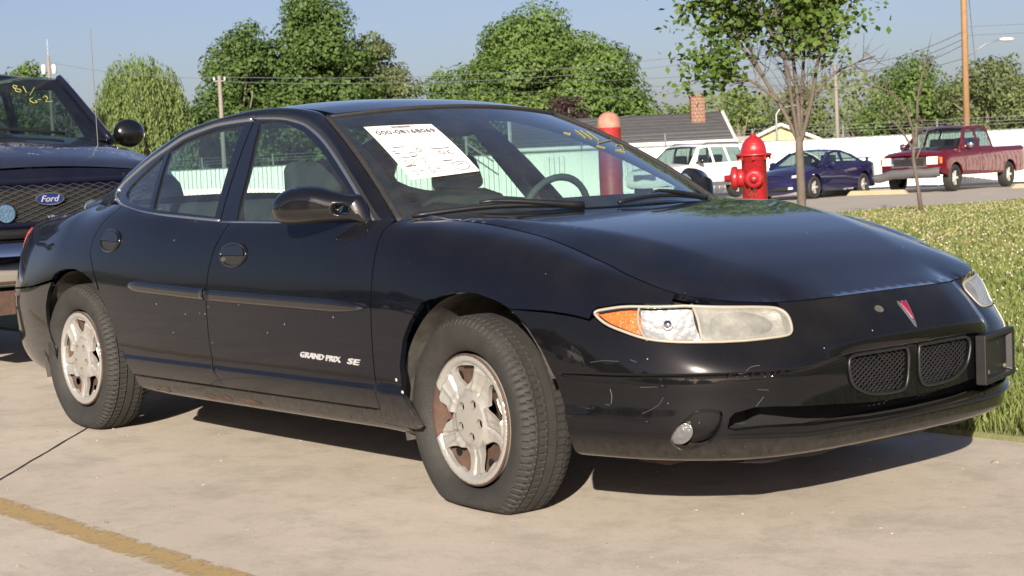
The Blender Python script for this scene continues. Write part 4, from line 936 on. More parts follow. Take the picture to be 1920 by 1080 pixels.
def vehicle(S, loc, rz):
    """S: spec dict in metres, x forward from the front axle"""
    v = empty(S['name'], loc, rz, S['label'], S['cat'], S.get('group'))
    hw = S['hw']; side = S['side']; top = [(x, z) for x, z in side]; pm = S['paint']
    tx = np.array([p[0] for p in S['top']]); tz = np.array([p[1] for p in S['top']]); o_ = np.argsort(tx); tx, tz = tx[o_], tz[o_]
    xf, xr = max(p[0] for p in side), min(p[0] for p in side); zm = S.get('zmid', .62); fr_ = S.get('fillet', .09); lf, lr = S.get('nose', (.8, .16)), S.get('tail', (.7, .14))
    def yb(x, z):
        x = np.asarray(x, float); z = np.asarray(z, float); y = np.full(np.broadcast(x, z).shape, hw)
        y = y - lf[1] * np.clip((x - (xf - lf[0])) / lf[0], 0, 1) ** 2.6 - lr[1] * np.clip(((xr + lr[0]) - x) / lr[0], 0, 1) ** 2.6
        y = y - .07 * np.clip((zm - z) / zm, 0, 1) ** 2 - .05 * np.clip((z - zm) / .5, 0, 1) ** 2
        k = np.clip((z - (np.interp(x, tx, tz) - fr_)) / fr_, 0, .995); return y - fr_ * (1 - np.sqrt(1 - k * k))
    z0 = S['z0']; ra = S['ra']; bot = []
    axles = [0, -S['wb']]
    fx, rx = side[0][0], side[-1][0]
    for ax in axles:
        bot.append((ax + ra + .01, z0)); bot += [(ax + ra * math.cos(t), S['r'] + ra * math.sin(t)) for t in np.linspace(math.asin(max(-.9, min(.9, (z0 - S['r']) / ra))), math.pi - math.asin(max(-.9, min(.9, (z0 - S['r']) / ra))), 15)]; bot.append((ax - ra - .01, z0))
    outline = list(side) + [q for q in bot[::-1]]
    for sg in (-1, 1):
        sh = patch('body_side', [outline], lambda x, z, sg=sg: np.stack([np.ravel(x), sg * yb(np.ravel(x), np.ravel(z)), np.ravel(z)], 1), .07, pm, v, (-S['wb'] / 2, 0, .5), rim=.05)
        for gx in S.get('gaps', []):
            zz = np.linspace(z0 + .1, np.interp(gx, tx, tz) - .02, 10); MB().tube(np.stack([np.full(10, gx), sg * (yb(gx, zz) + .001), zz], 1), .006, 4).build('door_gap', M['dark'], sh)
        for hx, hz in S.get('handles', []): MB().box((hx, sg * (float(yb(hx, hz)) + .008), hz), (.14, .03, .035)).build('door_handle', S.get('handle_mat', pm), sh, bevel=.01)
        if 'cladding' in S:
            zc_, c_m = S['cladding']; xs_ = np.linspace(-ra - .05, -S['wb'] + ra + .05, 12); MB().grid(np.array([[(x, sg * (float(yb(x, z)) + .008), z) for z in (z0, z0 + .03, zc_)] for x in xs_])).build('sill_cladding', c_m, v, True)
    # lofted skins across the width
    def skin(name, pl, m_, crown, n=15, par=v, inset=0., close=0.):
        pl = resample(np.asarray(pl, float), .12, False); tg = np.gradient(pl, axis=0); nr = np.stack([tg[:, 1], -tg[:, 0]], 1); nr /= np.maximum(np.linalg.norm(nr, axis=1), 1e-6)[:, None]
        sgn = 1 if (nr * (pl - np.array([-S['wb'] / 2, .55]))).sum() > 0 else -1; G = []
        for (x, z), q in zip(pl, nr * sgn):
            w_ = float(S['yf'](x, z)) if False else float(yb(x, z)) - inset
            G.append([(x + q[0] * crown * (1 - t * t), t * w_, z + q[1] * crown * (1 - t * t)) for t in np.linspace(-1, 1, n)])
        mb = MB(); mb.grid(np.array(G)); return mb.build(name, m_, par, True)
    for name, pl, m_, cr_ in S['skins']: skin(name, pl, m_, cr_)
    # greenhouse
    g = S['cab']; zb = g['zb']; tum = g['tumble']; yb0 = g['y']
    yg = lambda x, z: yb0 - tum * (np.asarray(z, float) - zb) - .10 * np.maximum(0, np.asarray(z, float) - zb) ** 2 - g.get('taper', .0) * np.clip((g['taper_x'] - np.asarray(x, float)) / 1.2, 0, 1) ** 2 if 'taper_x' in g else yb0 - tum * (np.asarray(z, float) - zb) - .10 * np.maximum(0, np.asarray(z, float) - zb) ** 2
    for sg in (-1, 1):
        fg_ = lambda x, z, sg=sg: np.stack([np.ravel(x), sg * yg(np.ravel(x), np.ravel(z)), np.ravel(z)], 1)
        fr = patch('cab_side', [g['side']] + g['windows'], fg_, .08, pm, v, (-S['wb'] / 2, 0, 1.0), .02)
        for w_ in g['windows']: patch('side_window', [inset2(np.array(w_), -.01)], lambda x, z, sg=sg: fg_(x, z) - np.array([0, sg * .008, 0]), .12, M['far_glass'], fr, (-S['wb'] / 2, 0, 1.0), 0)
    def cskin(name, pl, m_, crown, n=13, w0=1.0):
        pl = resample(np.asarray(pl, float), .12, False); tg = np.gradient(pl, axis=0); nr = np.stack([tg[:, 1], -tg[:, 0]], 1); nr /= np.maximum(np.linalg.norm(nr, axis=1), 1e-6)[:, None]
        if (nr[:, 1]).sum() < 0: nr = -nr
        mb = MB(); mb.grid(np.array([[(x + q[0] * crown * (1 - t * t), t * float(yg(x, z)) * w0, z + q[1] * crown * (1 - t * t)) for t in np.linspace(-1, 1, n)] for (x, z), q in zip(pl, nr)])); return mb.build(name, m_, v, True)
    cskin('windshield', g['screen'], M['far_glass'], .05, w0=.965)
    cskin('roof', g['roof'], pm, .035)
    if 'back' in g: cskin('rear_window', g['back'], M['far_glass'], .04, w0=.95)
    sc_ = g['screen']
    for sg in (-1, 1): MB().tube([(x, sg * (float(yg(x, z)) - .01), z + .004) for x, z in resample(np.array(sc_, float), .1, False)], .028, 6).build('pillar', pm, v, True)
    # seats as dark shapes, floor
    MB().box((-S['wb'] * .5, 0, z0 + .22), (S['wb'] * 1.35, (hw - .27) * 2, .36)).build('underbody', M['dark'], v)
    for sx in g.get('seats', []):
        for y in (-.38, .38):
            MB().box((sx, y, zb + .02), (.16, .44, .60), Matrix.Rotation(math.radians(-14), 3, 'Y')).build('seat', M['seat'], v, bevel=.05)
    for ax in axles:
        for sg in (-1, 1): simple_wheel(v, ax, sg * (hw - S['tw'] / 2 - .02), S['r'] - S.get('lift', 0.), S['r'], S['tw'], sg, S['rim'], S.get('spokes', 5))
    if 'mirror' in S:
        mx, mz = S['mirror']
        for sg in (-1, 1):
            mb = MB(); mo = S.get('mirror_out', .14); mb.ball((mx - .03, sg * (yb0 + mo), mz), (.13, .24, .20), 14, 10); mb.tube([(mx, sg * (yb0 - .04), mz - .06), (mx - .02, sg * (yb0 + mo - .08), mz - .04)], .035, 8); mb.build('side_mirror', S.get('mirror_mat', M['black_gloss']), v, True)
    return v, yb
M['far_glass'] = glass_mat('vehicle_glass', (.42, .52, .50), .03)
M['white_paint'] = car_paint('white_paint', (.74, .74, .73), dust=.03, chips=False, rough=.3, dirt_top=.2)
M['maroon'] = car_paint('maroon_paint', (.085, .004, .010), dust=.012, chips=False, dirt_top=.3)
M['violet'] = car_paint('violet_blue_paint', (.010, .010, .042), dust=.012, chips=False, dirt_top=.25)
M['navy'] = car_paint('navy_paint', (.004, .005, .014), dust=.02, chips=True, dirt_top=.4)
M['grey_paint'] = car_paint('grey_paint', (.06, .065, .07), dust=.05, chips=False, dirt_top=.3)
M['alloy'] = mat('alloy', (.62, .60, .56), .3, metal=.6)
M['bump_grey'] = mat('grey_bumper', (.17, .17, .175), .3, metal=.5)
M['clear'] = mat('lamp_clear', (.72, .72, .70), .12, coat=1.0)

def front_box(v, yb, name, m_, x, y0, y1, z0, z1, d=.03, bulge=.05, hw=.9):
    """a panel that follows the curve of the vehicle's nose"""
    mb = MB(); ys = np.linspace(y0, y1, 9); f = lambda y: bulge * (1 - (y / hw) ** 2)
    mb.grid(np.array([[(x + f(y) - .03, y, z0), (x + f(y) + d, y, z0 + .005), (x + f(y) + d, y, z1 - .005), (x + f(y) - .03, y, z1)] for y in ys]))
    n = 4; mb.f += [tuple(range(n - 1, -1, -1)), tuple(len(mb.v) - n + k for k in range(n))]
    return mb.build(name, m_, v, False)

# --- dark blue sport utility behind the sedan
def make_near_suv():
    top = [(.90, 1.10), (.78, 1.16), (.4, 1.25), (-.14, 1.34), (-4.4, 1.38)]
    S = dict(name='sport_utility_vehicle', label='dark blue sport utility vehicle with lattice grille and scuffed bonnet parked behind the black sedan', cat='car', lift=.07, mirror_out=.29, hw=1.05, wb=3.02, r=.385, tw=.26, ra=.46, z0=.42, zmid=.8, fillet=.14, nose=(.75, .10), paint=M['navy'], rim=M['alloy'],
             side=[(.93, .62), (.95, .75), (.95, 1.02), (.90, 1.10), (.78, 1.15), (.4, 1.25), (-.14, 1.34), (-2.2, 1.36), (-4.2, 1.38), (-4.25, .7), (-4.2, .45)], top=top, mirror=(-.42, 1.395), mirror_mat=M['black_gloss'],
             skins=[('hood', [(.90, 1.10), (.78, 1.15), (.4, 1.25), (-.14, 1.34)], M['scuffed'], .06), ('nose', [(.93, .62), (.95, .75), (.95, 1.02), (.90, 1.10)], M['navy'], .08), ('tail', [(-4.2, 1.38), (-4.25, .7), (-4.2, .45)], M['navy'], .05)],
             cab=dict(zb=1.33, y=1.01, tumble=.13, side=[(-.12, 1.32), (-.70, 1.79), (-1.2, 1.835), (-3.9, 1.84), (-4.15, 1.36)], windows=[[(-.50, 1.38), (-.84, 1.73), (-1.62, 1.77), (-1.62, 1.38)], [(-1.74, 1.38), (-1.74, 1.77), (-2.70, 1.77), (-2.70, 1.38)], [(-2.82, 1.38), (-2.82, 1.77), (-3.75, 1.76), (-3.9, 1.40)]],
                      screen=[(-.13, 1.335), (-.71, 1.80)], roof=[(-.71, 1.80), (-1.2, 1.845), (-3.9, 1.85)], back=[(-3.9, 1.85), (-4.2, 1.38)], seats=[-1.30]), handles=[(-1.55, 1.18), (-2.55, 1.18)])
    v, yb = vehicle(S, (-6.22, .09, .07), 0)
    F = lambda y, z, d=0.: (float(np.interp(z, [.62, .75, 1.02, 1.10], [.93, .95, .95, .90])) + .08 * (1 - (y / .88) ** 2) + d, y, z)
    # grille opening, lattice, frame
    g = empty('grille'); g.parent = v
    mb = MB(); mb.grid(np.array([[F(y, z, .012) for z in (.82, .92, 1.05)] for y in np.linspace(-.70, .70, 17)])); mb.build('grille_backing', M['dark'], g)
    for k in range(-12, 23):
        for dr in (1, -1):
            pts = []
            for t in np.linspace(0, 1, 9):
                y = -.70 + k * .086 + (t if dr > 0 else 1 - t) * .62; z = .825 + t * .225
                if -.70 <= y <= .70: pts.append(F(y, z, .022))
            if len(pts) > 1: MB().tube(pts, .0022, 4).build('lattice_bar', M['lattice'], g)
    for z in (.812, 1.062): MB().tube([F(y, z, .02) for y in np.linspace(-.74, .74, 17)], .022, 6).build('grille_surround', M['navy'], g, True)
    em = [(math.cos(t), math.sin(t)) for t in np.linspace(0, 2 * math.pi, 32, endpoint=False)]
    def disc(nm, cy, cz, a, b, d, m_, par): 
        return MB().add([F(cy + a * x, cz + b * z_, d) for x, z_ in em] + [F(cy + a * x, cz + b * z_, d - .02) for x, z_ in em], [tuple(range(32))] + [(i, i + 32, (i + 1) % 32 + 32, (i + 1) % 32) for i in range(32)]).build(nm, m_, par)
    disc('oval_rim', 0, .962, .092, .038, .040, M['chrome'], g); disc('oval_badge', 0, .962, .083, .031, .043, M['badge_blue'], g)
    text_on('badge_script', 'Ford', lambda u, w: np.array([F(a, b, .0445) for a, b in zip(np.ravel(u), np.ravel(w))]), -.058, .058, .944, .981, M['badge'], g, .002, .35, .0, (-3, 0, .9))
    for y in (-.27, .27):
        l = empty('driving_lamp'); l.parent = v; disc('lamp_ring', y, .885, .060, .060, .035, M['chrome'], l); disc('lamp_glass', y, .885, .052, .052, .038, M['lamp_blue'], l)
    for y in (-.82, .82):
        front_box(v, yb, 'headlamp', M['clear'], .90, y - .10, y + .10, .80, 1.02, .04, .06)
    # bumper: chrome bar with dark openings, dark top pad
    bm = MB(); bm.grid(np.array([[(x + .09 * (1 - (y / 1.0) ** 2), y, z) for x, z in ((.90, .47), (.98, .50), (1.02, .56), (1.03, .63), (1.01, .71), (.93, .735))] for y in np.linspace(-.98, .98, 25)])); bm.build('chrome_bumper', M['chrome'], v, True)
    bp = MB(); bp.grid(np.array([[(x + .09 * (1 - (y / 1.0) ** 2), y, z) for x, z in ((.93, .735), (1.0, .745), (1.0, .785), (.92, .80))] for y in np.linspace(-.96, .96, 25)])); bp.build('bumper_pad', M['black'], v, True)
    MB().add([(1.026 + .09 + .012, .22 * a, .632 + .058 * b) for a, b in [(math.copysign(abs(math.cos(t)) ** .6, math.cos(t)), math.copysign(abs(math.sin(t)) ** .6, math.sin(t))) for t in np.linspace(0, 2 * math.pi, 28, endpoint=False)]], [tuple(range(28))]).build('bumper_opening', M['dark'], v)
    MB().box((.75, 0, .36), (.4, 1.3, .14)).build('skid_plate', M['rust'], v)
    # wipers, dash, aerial, marker strokes on the screen
    W = lambda y, t, d=.02: (-.13 + (-.58) * t + .05 * (1 - (y / .9) ** 2) * .62 + d * .62, y, 1.335 + .465 * t + .05 * (1 - (y / .9) ** 2) * .78 + d * .78)
    for a, b in ((-.62, -.02), (.03, .66)): MB().tube([W(a + (b - a) * t, .03 + .05 * (1 - t), .03) for t in np.linspace(0, 1, 8)], .010, 5).build('wiper', M['black'], v, True)
    MB().box((-.62, 0, 1.29), (.7, 1.6, .10)).build('dashboard', M['dash'], v, bevel=.04)
    MB().tube([(.25, .72, 1.25), (.22, .73, 2.05)], .003, 5).build('aerial', M['black'], v)
    MB().tube([(-.88 + .03 * math.sin(t), .42 + .19 * math.cos(t), 1.35 + .18 * math.sin(t)) for t in np.linspace(0, 2 * math.pi, 24, endpoint=False)], .016, 6, True).build('steering_wheel', M['dash'], v, True)
    hz_ = lambda x, y: float(np.interp(x, [-.14, .4, .78, .90], [1.34, 1.25, 1.15, 1.10])) + .058 * (1 - (y / .86) ** 2)
    for (xa, ya, xb, yb_) in ((.52, .30, .50, .48), (.50, .50, .53, .62), (.53, .63, .57, .74), (.45, -.12, .62, -.15), (.62, -.16, .66, -.28), (.66, .05, .69, .12), (.50, .20, .48, .30)):
        q = [(xa + (xb - xa) * t + .012 * math.sin(t * 9 + xa * 40), ya + (yb_ - ya) * t) for t in np.linspace(0, 1, 9)]; MB().tube([(x, y, hz_(x, y) + .001) for x, y in q], [.004 + .004 * abs(math.sin(k * 1.9 + ya * 9)) for k in range(9)], 5, flat=.5).build('paint_scuff', M['bare_primer'], v)
    S_ = [[(.10, .84), (.06, .86), (.05, .80), (.11, .77), (.10, .72), (.05, .73), (.06, .78), (.10, .84)], [(.17, .85), (.165, .71)], [(.30, .84), (.19, .66)], [(.20, .60), (.15, .55), (.17, .49), (.22, .50), (.21, .54)], [(.25, .56), (.29, .57)], [(.33, .62), (.37, .66), (.38, .60), (.33, .53), (.42, .55)]]
    for st in S_: MB().tube([W(.48 + y * .62, .18 + t * .72, .012) for y, t in curve(st, 4, False)], .0032, 4).build('marker_stroke', M['chalk'], v)
    return v
def scuffed():
    m = car_paint('scuffed_navy', (.005, .006, .016), dust=.025, dirt_top=.4); nt = m.node_tree; p = nt.nodes['Principled BSDF']; tc = nt.nodes.new('ShaderNodeTexCoord')
    n1 = noise_n(nt, tc.outputs['Object'], 7, 8, .75, 1.5); n2 = noise_n(nt, tc.outputs['Object'], 1.6, 2, .5)
    f = math_n(nt, 'MULTIPLY', ramp(nt, n1, [(.50, 0.), (.515, 1.), (.525, 1.), (.54, 0.)]), ramp(nt, n2, [(.50, 0.), (.60, 1.)]))
    src = p.inputs['Base Color'].links[0].from_socket; nt.links.new(mixc(nt, f, src, (.5, .5, .52)), p.inputs['Base Color']); return m
M['bare_primer'] = mat('bare_primer', (.30, .30, .31), .8, noise=(30, .6, (.12, .12, .13))); M['scuffed'] = scuffed(); M['lattice'] = mat('dark_lattice', (.085, .085, .09), .4, metal=.5)
M['badge_blue'] = mat('badge_blue', (.01, .02, .11), .2, coat=1.)
M['lamp_blue'] = mat('lamp_blue', (.20, .33, .48), .1, metal=.7, coat=1., bump=(60, .5))
near_suv = make_near_suv()

# --- maroon crew-cab pickup
def make_pickup():
    S = dict(name='pickup_truck', label='maroon crew-cab pickup truck with a drooping dented front bumper parked at the white fence', cat='truck', hw=.99, wb=3.53, r=.375, tw=.25, ra=.45, z0=.44, zmid=.75, fillet=.12, nose=(.6, .10), tail=(.4, .04), paint=M['maroon'], rim=M['alloy'],
             side=[(.84, .60), (.86, .72), (.86, 1.00), (.80, 1.06), (.55, 1.12), (-.38, 1.20), (-2.58, 1.21), (-2.62, 1.21), (-4.68, 1.23), (-4.72, 1.18), (-4.72, .6), (-4.68, .48)], top=[(.86, 1.02), (.80, 1.06), (.55, 1.12), (-.38, 1.20), (-4.72, 1.23)], mirror=(-.70, 1.30), mirror_mat=M['chrome'],
             skins=[('hood', [(.86, 1.00), (.80, 1.06), (.55, 1.12), (-.38, 1.20)], M['maroon'], .07), ('nose', [(.84, .60), (.86, .72), (.86, 1.00)], M['maroon'], .07), ('bed_cover', [(-2.60, 1.14), (-4.70, 1.14)], M['dark'], .0), ('tailgate', [(-4.70, 1.22), (-4.72, .6), (-4.68, .48)], M['maroon'], .02)],
             cab=dict(zb=1.18, y=.90, tumble=.30, side=[(-.36, 1.18), (-1.08, 1.76), (-1.35, 1.83), (-2.35, 1.83), (-2.58, 1.70), (-2.60, 1.18)], windows=[[(-.72, 1.23), (-1.16, 1.72), (-1.62, 1.76), (-1.62, 1.24)], [(-1.74, 1.24), (-1.74, 1.76), (-2.32, 1.75), (-2.48, 1.66), (-2.50, 1.24)]], screen=[(-.37, 1.19), (-1.10, 1.77)], roof=[(-1.10, 1.77), (-1.35, 1.835), (-2.35, 1.835), (-2.57, 1.72)], back=[(-2.57, 1.72), (-2.60, 1.20)], seats=[-1.55, -2.25]), gaps=[-.62, -1.68, -2.55], handles=[(-1.5, 1.05), (-2.4, 1.05)])
    a = math.radians(9); v, yb = vehicle(S, (-24.5, 35.15, 0), -math.pi / 2 + a)
    F = lambda y, d=0.: .86 + .07 * (1 - (y / .9) ** 2) + d
    front_box(v, yb, 'grille_surround', M['chrome'], .865, -.55, .55, .70, 1.00, .02, .07); front_box(v, yb, 'grille_opening', M['dark'], .872, -.47, .47, .75, .95, .025, .07)
    for z in (.80, .85, .90): front_box(v, yb, 'grille_bar', M['chrome'], .885, -.47, .47, z - .008, z + .008, .03, .07)
    for sg in (-1, 1):
        front_box(v, yb, 'headlamp', M['clear'], .86, sg * .70 - .15, sg * .70 + .15, .78, 1.0, .025, .05); front_box(v, yb, 'turn_signal', M['amber'], .80, sg * .90 - .04, sg * .90 + .04, .80, .98, .04, .05)
    # bumper sagging on the right-hand side
    mb = MB(); mb.grid(np.array([[(x + .10 * (1 - (y / 1.0) ** 2) + .10 * max(0, -y - .25) ** 2, y, z - .13 * max(0, -y - .1) ** 1.3 + .015 * math.sin(y * 9)) for x, z in ((.84, .42), (.95, .46), (1.0, .56), (.97, .66), (.86, .68))] for y in np.linspace(-1.05, .96, 25)])); mb.build('front_bumper', M['bump_grey'], v, True)
    front_box(v, yb, 'air_dam', M['dark'], .84, -.8, .8, .40, .68, .02, .06)
    return v
pickup = make_pickup()

def make_coupe():
    S = dict(name='coupe', label='violet-blue two-door coupe with a rear spoiler parked at the white fence', cat='car', hw=.885, wb=2.70, r=.31, tw=.21, ra=.375, z0=.22, zmid=.55, fillet=.14, nose=(.95, .25), tail=(.8, .2), paint=M['violet'], rim=M['alloy'],
             side=[(.78, .20), (.88, .30), (.90, .48), (.82, .58), (.45, .70), (-.32, .84), (-1.9, .90), (-3.0, .96), (-3.50, .97), (-3.62, .88), (-3.68, .6), (-3.6, .25)], top=[(.90, .48), (.82, .58), (.45, .70), (-.32, .84), (-1.9, .90), (-3.0, .96), (-3.5, .97), (-3.68, .86)], mirror=(-.72, .93), mirror_mat=M['violet'],
             skins=[('hood', [(.82, .58), (.45, .70), (-.32, .84)], M['violet'], .09), ('front_bumper', [(.78, .20), (.88, .30), (.90, .48), (.82, .58)], M['violet'], .12), ('trunk_lid', [(-2.95, .96), (-3.5, .97), (-3.62, .88)], M['violet'], .04), ('tail', [(-3.62, .88), (-3.68, .6), (-3.6, .25)], M['violet'], .08)],
             cab=dict(zb=.86, y=.80, tumble=.45, taper=.10, taper_x=-1.8, side=[(-.30, .83), (-1.12, 1.25), (-1.45, 1.31), (-1.85, 1.30), (-2.4, 1.19), (-3.02, .97), (-1.9, .88)], windows=[[(-.72, .92), (-1.22, 1.21), (-1.66, 1.26), (-1.62, .93)], [(-1.76, .94), (-1.80, 1.25), (-2.15, 1.19), (-2.62, 1.02), (-2.5, .98)]], screen=[(-.31, .85), (-1.12, 1.26)], roof=[(-1.12, 1.26), (-1.45, 1.32), (-1.85, 1.31), (-2.1, 1.27)], back=[(-2.1, 1.27), (-2.5, 1.17), (-3.0, .98)], seats=[-1.5]), gaps=[-.5, -1.75], handles=[(-1.6, .80)])
    v, yb = vehicle(S, (-26.0, 30.97, 0), -math.pi / 2 + math.radians(9))
    front_box(v, yb, 'lower_intake', M['dark'], .865, -.55, .55, .25, .36, .03, .10); front_box(v, yb, 'upper_intake', M['dark'], .875, -.30, .30, .48, .53, .02, .12)
    for sg in (-1, 1):
        mb = MB(); mb.grid(np.array([[(.86 - .55 * max(0, abs(y) - .34) ** 1.1 + .05, sg * y, .555 + .12 * max(0, y - .36)), (.80 - .6 * max(0, y - .34) ** 1.1, sg * y, .62 + .13 * max(0, y - .36))] for y in np.linspace(.36, .74, 7)])); mb.build('headlamp', M['clear'], v, True)
        front_box(v, yb, 'fog_lamp', M['clear'], .84, sg * .62 - .05, sg * .62 + .05, .28, .34, .03, .10)
    MB().box((-3.45, 0, 1.06), (.22, 1.3, .03)).box((-3.45, .55, 1.02), (.1, .05, .09)).box((-3.45, -.55, 1.02), (.1, .05, .09)).build('spoiler', M['violet'], v, bevel=.01)
    return v
coupe = make_coupe()

def suv_spec(label, paint, group=None):
    return dict(name='sport_utility_vehicle', label=label, cat='car', group=group, hw=.89, wb=2.83, r=.36, tw=.24, ra=.43, z0=.40, zmid=.7, fillet=.12, nose=(.7, .14), tail=(.5, .08), paint=paint, rim=M['alloy'],
             side=[(.82, .48), (.88, .56), (.86, .80), (.80, .92), (.45, 1.00), (-.32, 1.07), (-3.4, 1.09), (-3.72, 1.09), (-3.75, .6), (-3.7, .45)], top=[(.86, .85), (.80, .92), (.45, 1.0), (-.32, 1.07), (-3.75, 1.09)], mirror=(-.65, 1.18),
             skins=[('hood', [(.80, .92), (.45, 1.0), (-.32, 1.07)], paint, .06), ('nose', [(.82, .48), (.88, .56), (.86, .80), (.80, .92)], paint, .10), ('tailgate', [(-3.72, 1.09), (-3.75, .6), (-3.7, .45)], paint, .04)], cladding=(.52, M['bump_grey']),
             cab=dict(zb=1.05, y=.82, tumble=.30, side=[(-.30, 1.05), (-1.0, 1.60), (-1.3, 1.67), (-3.4, 1.66), (-3.70, 1.08)], windows=[[(-.66, 1.10), (-1.08, 1.56), (-1.58, 1.60), (-1.58, 1.11)], [(-1.68, 1.11), (-1.68, 1.60), (-2.40, 1.60), (-2.46, 1.12)], [(-2.56, 1.12), (-2.52, 1.60), (-3.3, 1.58), (-3.5, 1.14)]], screen=[(-.31, 1.06), (-1.02, 1.61)], roof=[(-1.02, 1.61), (-1.3, 1.68), (-3.4, 1.67)], back=[(-3.4, 1.67), (-3.72, 1.09)], seats=[-1.45, -2.3]), gaps=[-.55, -1.63, -2.5], handles=[(-1.5, .98), (-2.4, .98)])
w_suv, w_yb = vehicle(suv_spec('white sport utility vehicle with roof rails parked at the fence beyond the windscreen', M['white_paint']), (-31.7, 31.8, 0), -math.pi / 2 + math.radians(9))
for sg in (-1, 1):
    MB().tube([(-1.4, sg * .60, 1.69), (-1.5, sg * .60, 1.735), (-3.2, sg * .60, 1.73), (-3.3, sg * .60, 1.68)], .018, 6).build('roof_rail', M['black'], w_suv)
    front_box(w_suv, w_yb, 'headlamp', M['clear'], .83, sg * .62 - .16, sg * .62 + .16, .66, .82, .03, .08)
front_box(w_suv, w_yb, 'grille', M['bump_grey'], .845, -.42, .42, .64, .84, .025, .10)
# vehicles across the lot, seen in the sedan's paint
for (x, y, m_, lab) in ((-22., -17., 'grey_paint', 'grey sport utility vehicle in the row of vehicles facing the sedan'), (-18.6, -17.3, 'navy', 'navy sport utility vehicle in the row facing the sedan'), (-15., -17., 'maroon', 'maroon sport utility vehicle in the row facing the sedan'), (-9.5, -17.4, 'white_paint', 'white sport utility vehicle in the row facing the sedan')):
    vehicle(suv_spec(lab, M[m_], 'vehicles parked in the row facing the sedan'), (x, y, 0), math.pi / 2 + .05)
# ---------------------------------------------------------------- ground
def concrete_mat():
    m = bpy.data.materials.new('concrete'); m.use_nodes = True; nt = m.node_tree; p = nt.nodes['Principled BSDF']; tc = nt.nodes.new('ShaderNodeTexCoord')
    mp = nt.nodes.new('ShaderNodeMapping'); mp.inputs['Scale'].default_value = (.75, 1.05, 1); mp.inputs['Rotation'].default_value = (0, 0, .35); nt.links.new(tc.outputs['Object'], mp.inputs[0])
    big = noise_n(nt, mp.outputs[0], .9, 9, .66, .15); mid = noise_n(nt, mp.outputs[0], 6.5, 10, .78, .15); fine = noise_n(nt, tc.outputs['Object'], 60, 7, .75); grit = noise_n(nt, tc.outputs['Object'], 260, 3, .6)
    c = ramp(nt, big, [(.30, (.42, .37, .305)), (.50, (.47, .415, .345)), (.72, (.52, .465, .395))])
    c = mixc(nt, ramp(nt, mid, [(.52, 0.), (.70, .5)]), c, (.29, .25, .20))
    c = mixc(nt, ramp(nt, mid, [(.28, .5), (.42, 0.)]), c, (.56, .50, .42))
    c = mixc(nt, ramp(nt, fine, [(.56, 0.), (.72, .6)]), c, (.22, .19, .15))
    blot = noise_n(nt, tc.outputs['Object'], 2.6, 12, .80, .15); c = mixc(nt, ramp(nt, blot, [(.48, 0.), (.58, .36), (.74, .70)]), c, (.27, .24, .20)); c = mixc(nt, ramp(nt, blot, [(.26, .45), (.40, 0.)]), c, (.60, .54, .45))
    spk = noise_n(nt, tc.outputs['Object'], 22, 4, .8); c = mixc(nt, ramp(nt, spk, [(.64, 0.), (.70, .6)]), c, (.19, .16, .13))
    c = mixc(nt, ramp(nt, grit, [(.25, .45), (.47, 0.)]), c, (.62, .57, .5)); c = mixc(nt, ramp(nt, grit, [(.56, 0.), (.72, .5)]), c, (.24, .20, .16))
    # long dark streaks of rubber and oil
    mp2 = nt.nodes.new('ShaderNodeMapping'); mp2.inputs['Scale'].default_value = (.5, 2.0, 1); mp2.inputs['Rotation'].default_value = (0, 0, -.25); nt.links.new(tc.outputs['Object'], mp2.inputs[0])
    st = noise_n(nt, mp2.outputs[0], 1.6, 9, .72, .35); c = mixc(nt, ramp(nt, st, [(.57, 0.), (.74, .38)]), c, (.24, .22, .19))
    # hairline cracks
    vo = nt.nodes.new('ShaderNodeTexVoronoi'); vo.feature = 'DISTANCE_TO_EDGE'; vo.inputs['Scale'].default_value = .55
    wv = nt.nodes.new('ShaderNodeMix'); wv.data_type = 'RGBA'; wv.inputs[0].default_value = .12
    nz = nt.nodes.new('ShaderNodeTexNoise'); nz.inputs['Scale'].default_value = 4; nz.inputs['Detail'].default_value = 6; nt.links.new(tc.outputs['Object'], nz.inputs['Vector'])
    nt.links.new(tc.outputs['Object'], wv.inputs[6]); nt.links.new(nz.outputs['Color'], wv.inputs[7]); nt.links.new(wv.outputs[2], vo.inputs['Vector'])
    ck = math_n(nt, 'MULTIPLY', math_n(nt, 'LESS_THAN', vo.outputs['Distance'], .0022), ramp(nt, big, [(.60, 0.), (.66, .5)])); c = mixc(nt, ck, c, (.10, .085, .07))
    nt.links.new(c, p.inputs['Base Color']); p.inputs['Roughness'].default_value = .9; p.inputs['Specular IOR Level'].default_value = .25
    h = math_n(nt, 'ADD', math_n(nt, 'MULTIPLY', fine, .7), math_n(nt, 'MULTIPLY', grit, .5)); b = nt.nodes.new('ShaderNodeBump'); b.inputs['Strength'].default_value = .45; b.inputs['Distance'].default_value = .006
    nt.links.new(h, b.inputs['Height']); nt.links.new(b.outputs[0], p.inputs['Normal']); return m
M['concrete'] = concrete_mat()
M['asphalt'] = mat('pale_asphalt', (.33, .295, .255), .92, noise=(.8, .6, (.40, .365, .32)), bump=(90, .4))
M['earth'] = mat('dry_turf', (.16, .145, .075), .95, noise=(2.2, .7, (.09, .12, .035)), bump=(25, .6))
M['field'] = mat('field', (.07, .095, .03), .95, noise=(.25, .6, (.11, .11, .05)))
def flat_poly(name, pts, z, m_, kind='structure'):
    o = MB().add([(x, y, z) for x, y in pts], [tuple(range(len(pts)))]).build(name, m_); o['kind'] = kind; return o
flat_poly('ground', [(-900, -900), (900, -900), (900, 900), (-900, 900)], -.03, M['field'])
flat_poly('asphalt_lot', [(-60, 1.3), (-15.9, 1.3), (-16.3, 22), (-15.2, 28), (-11, 45), (-20, 62), (-75, 30)], -.012, M['asphalt'])
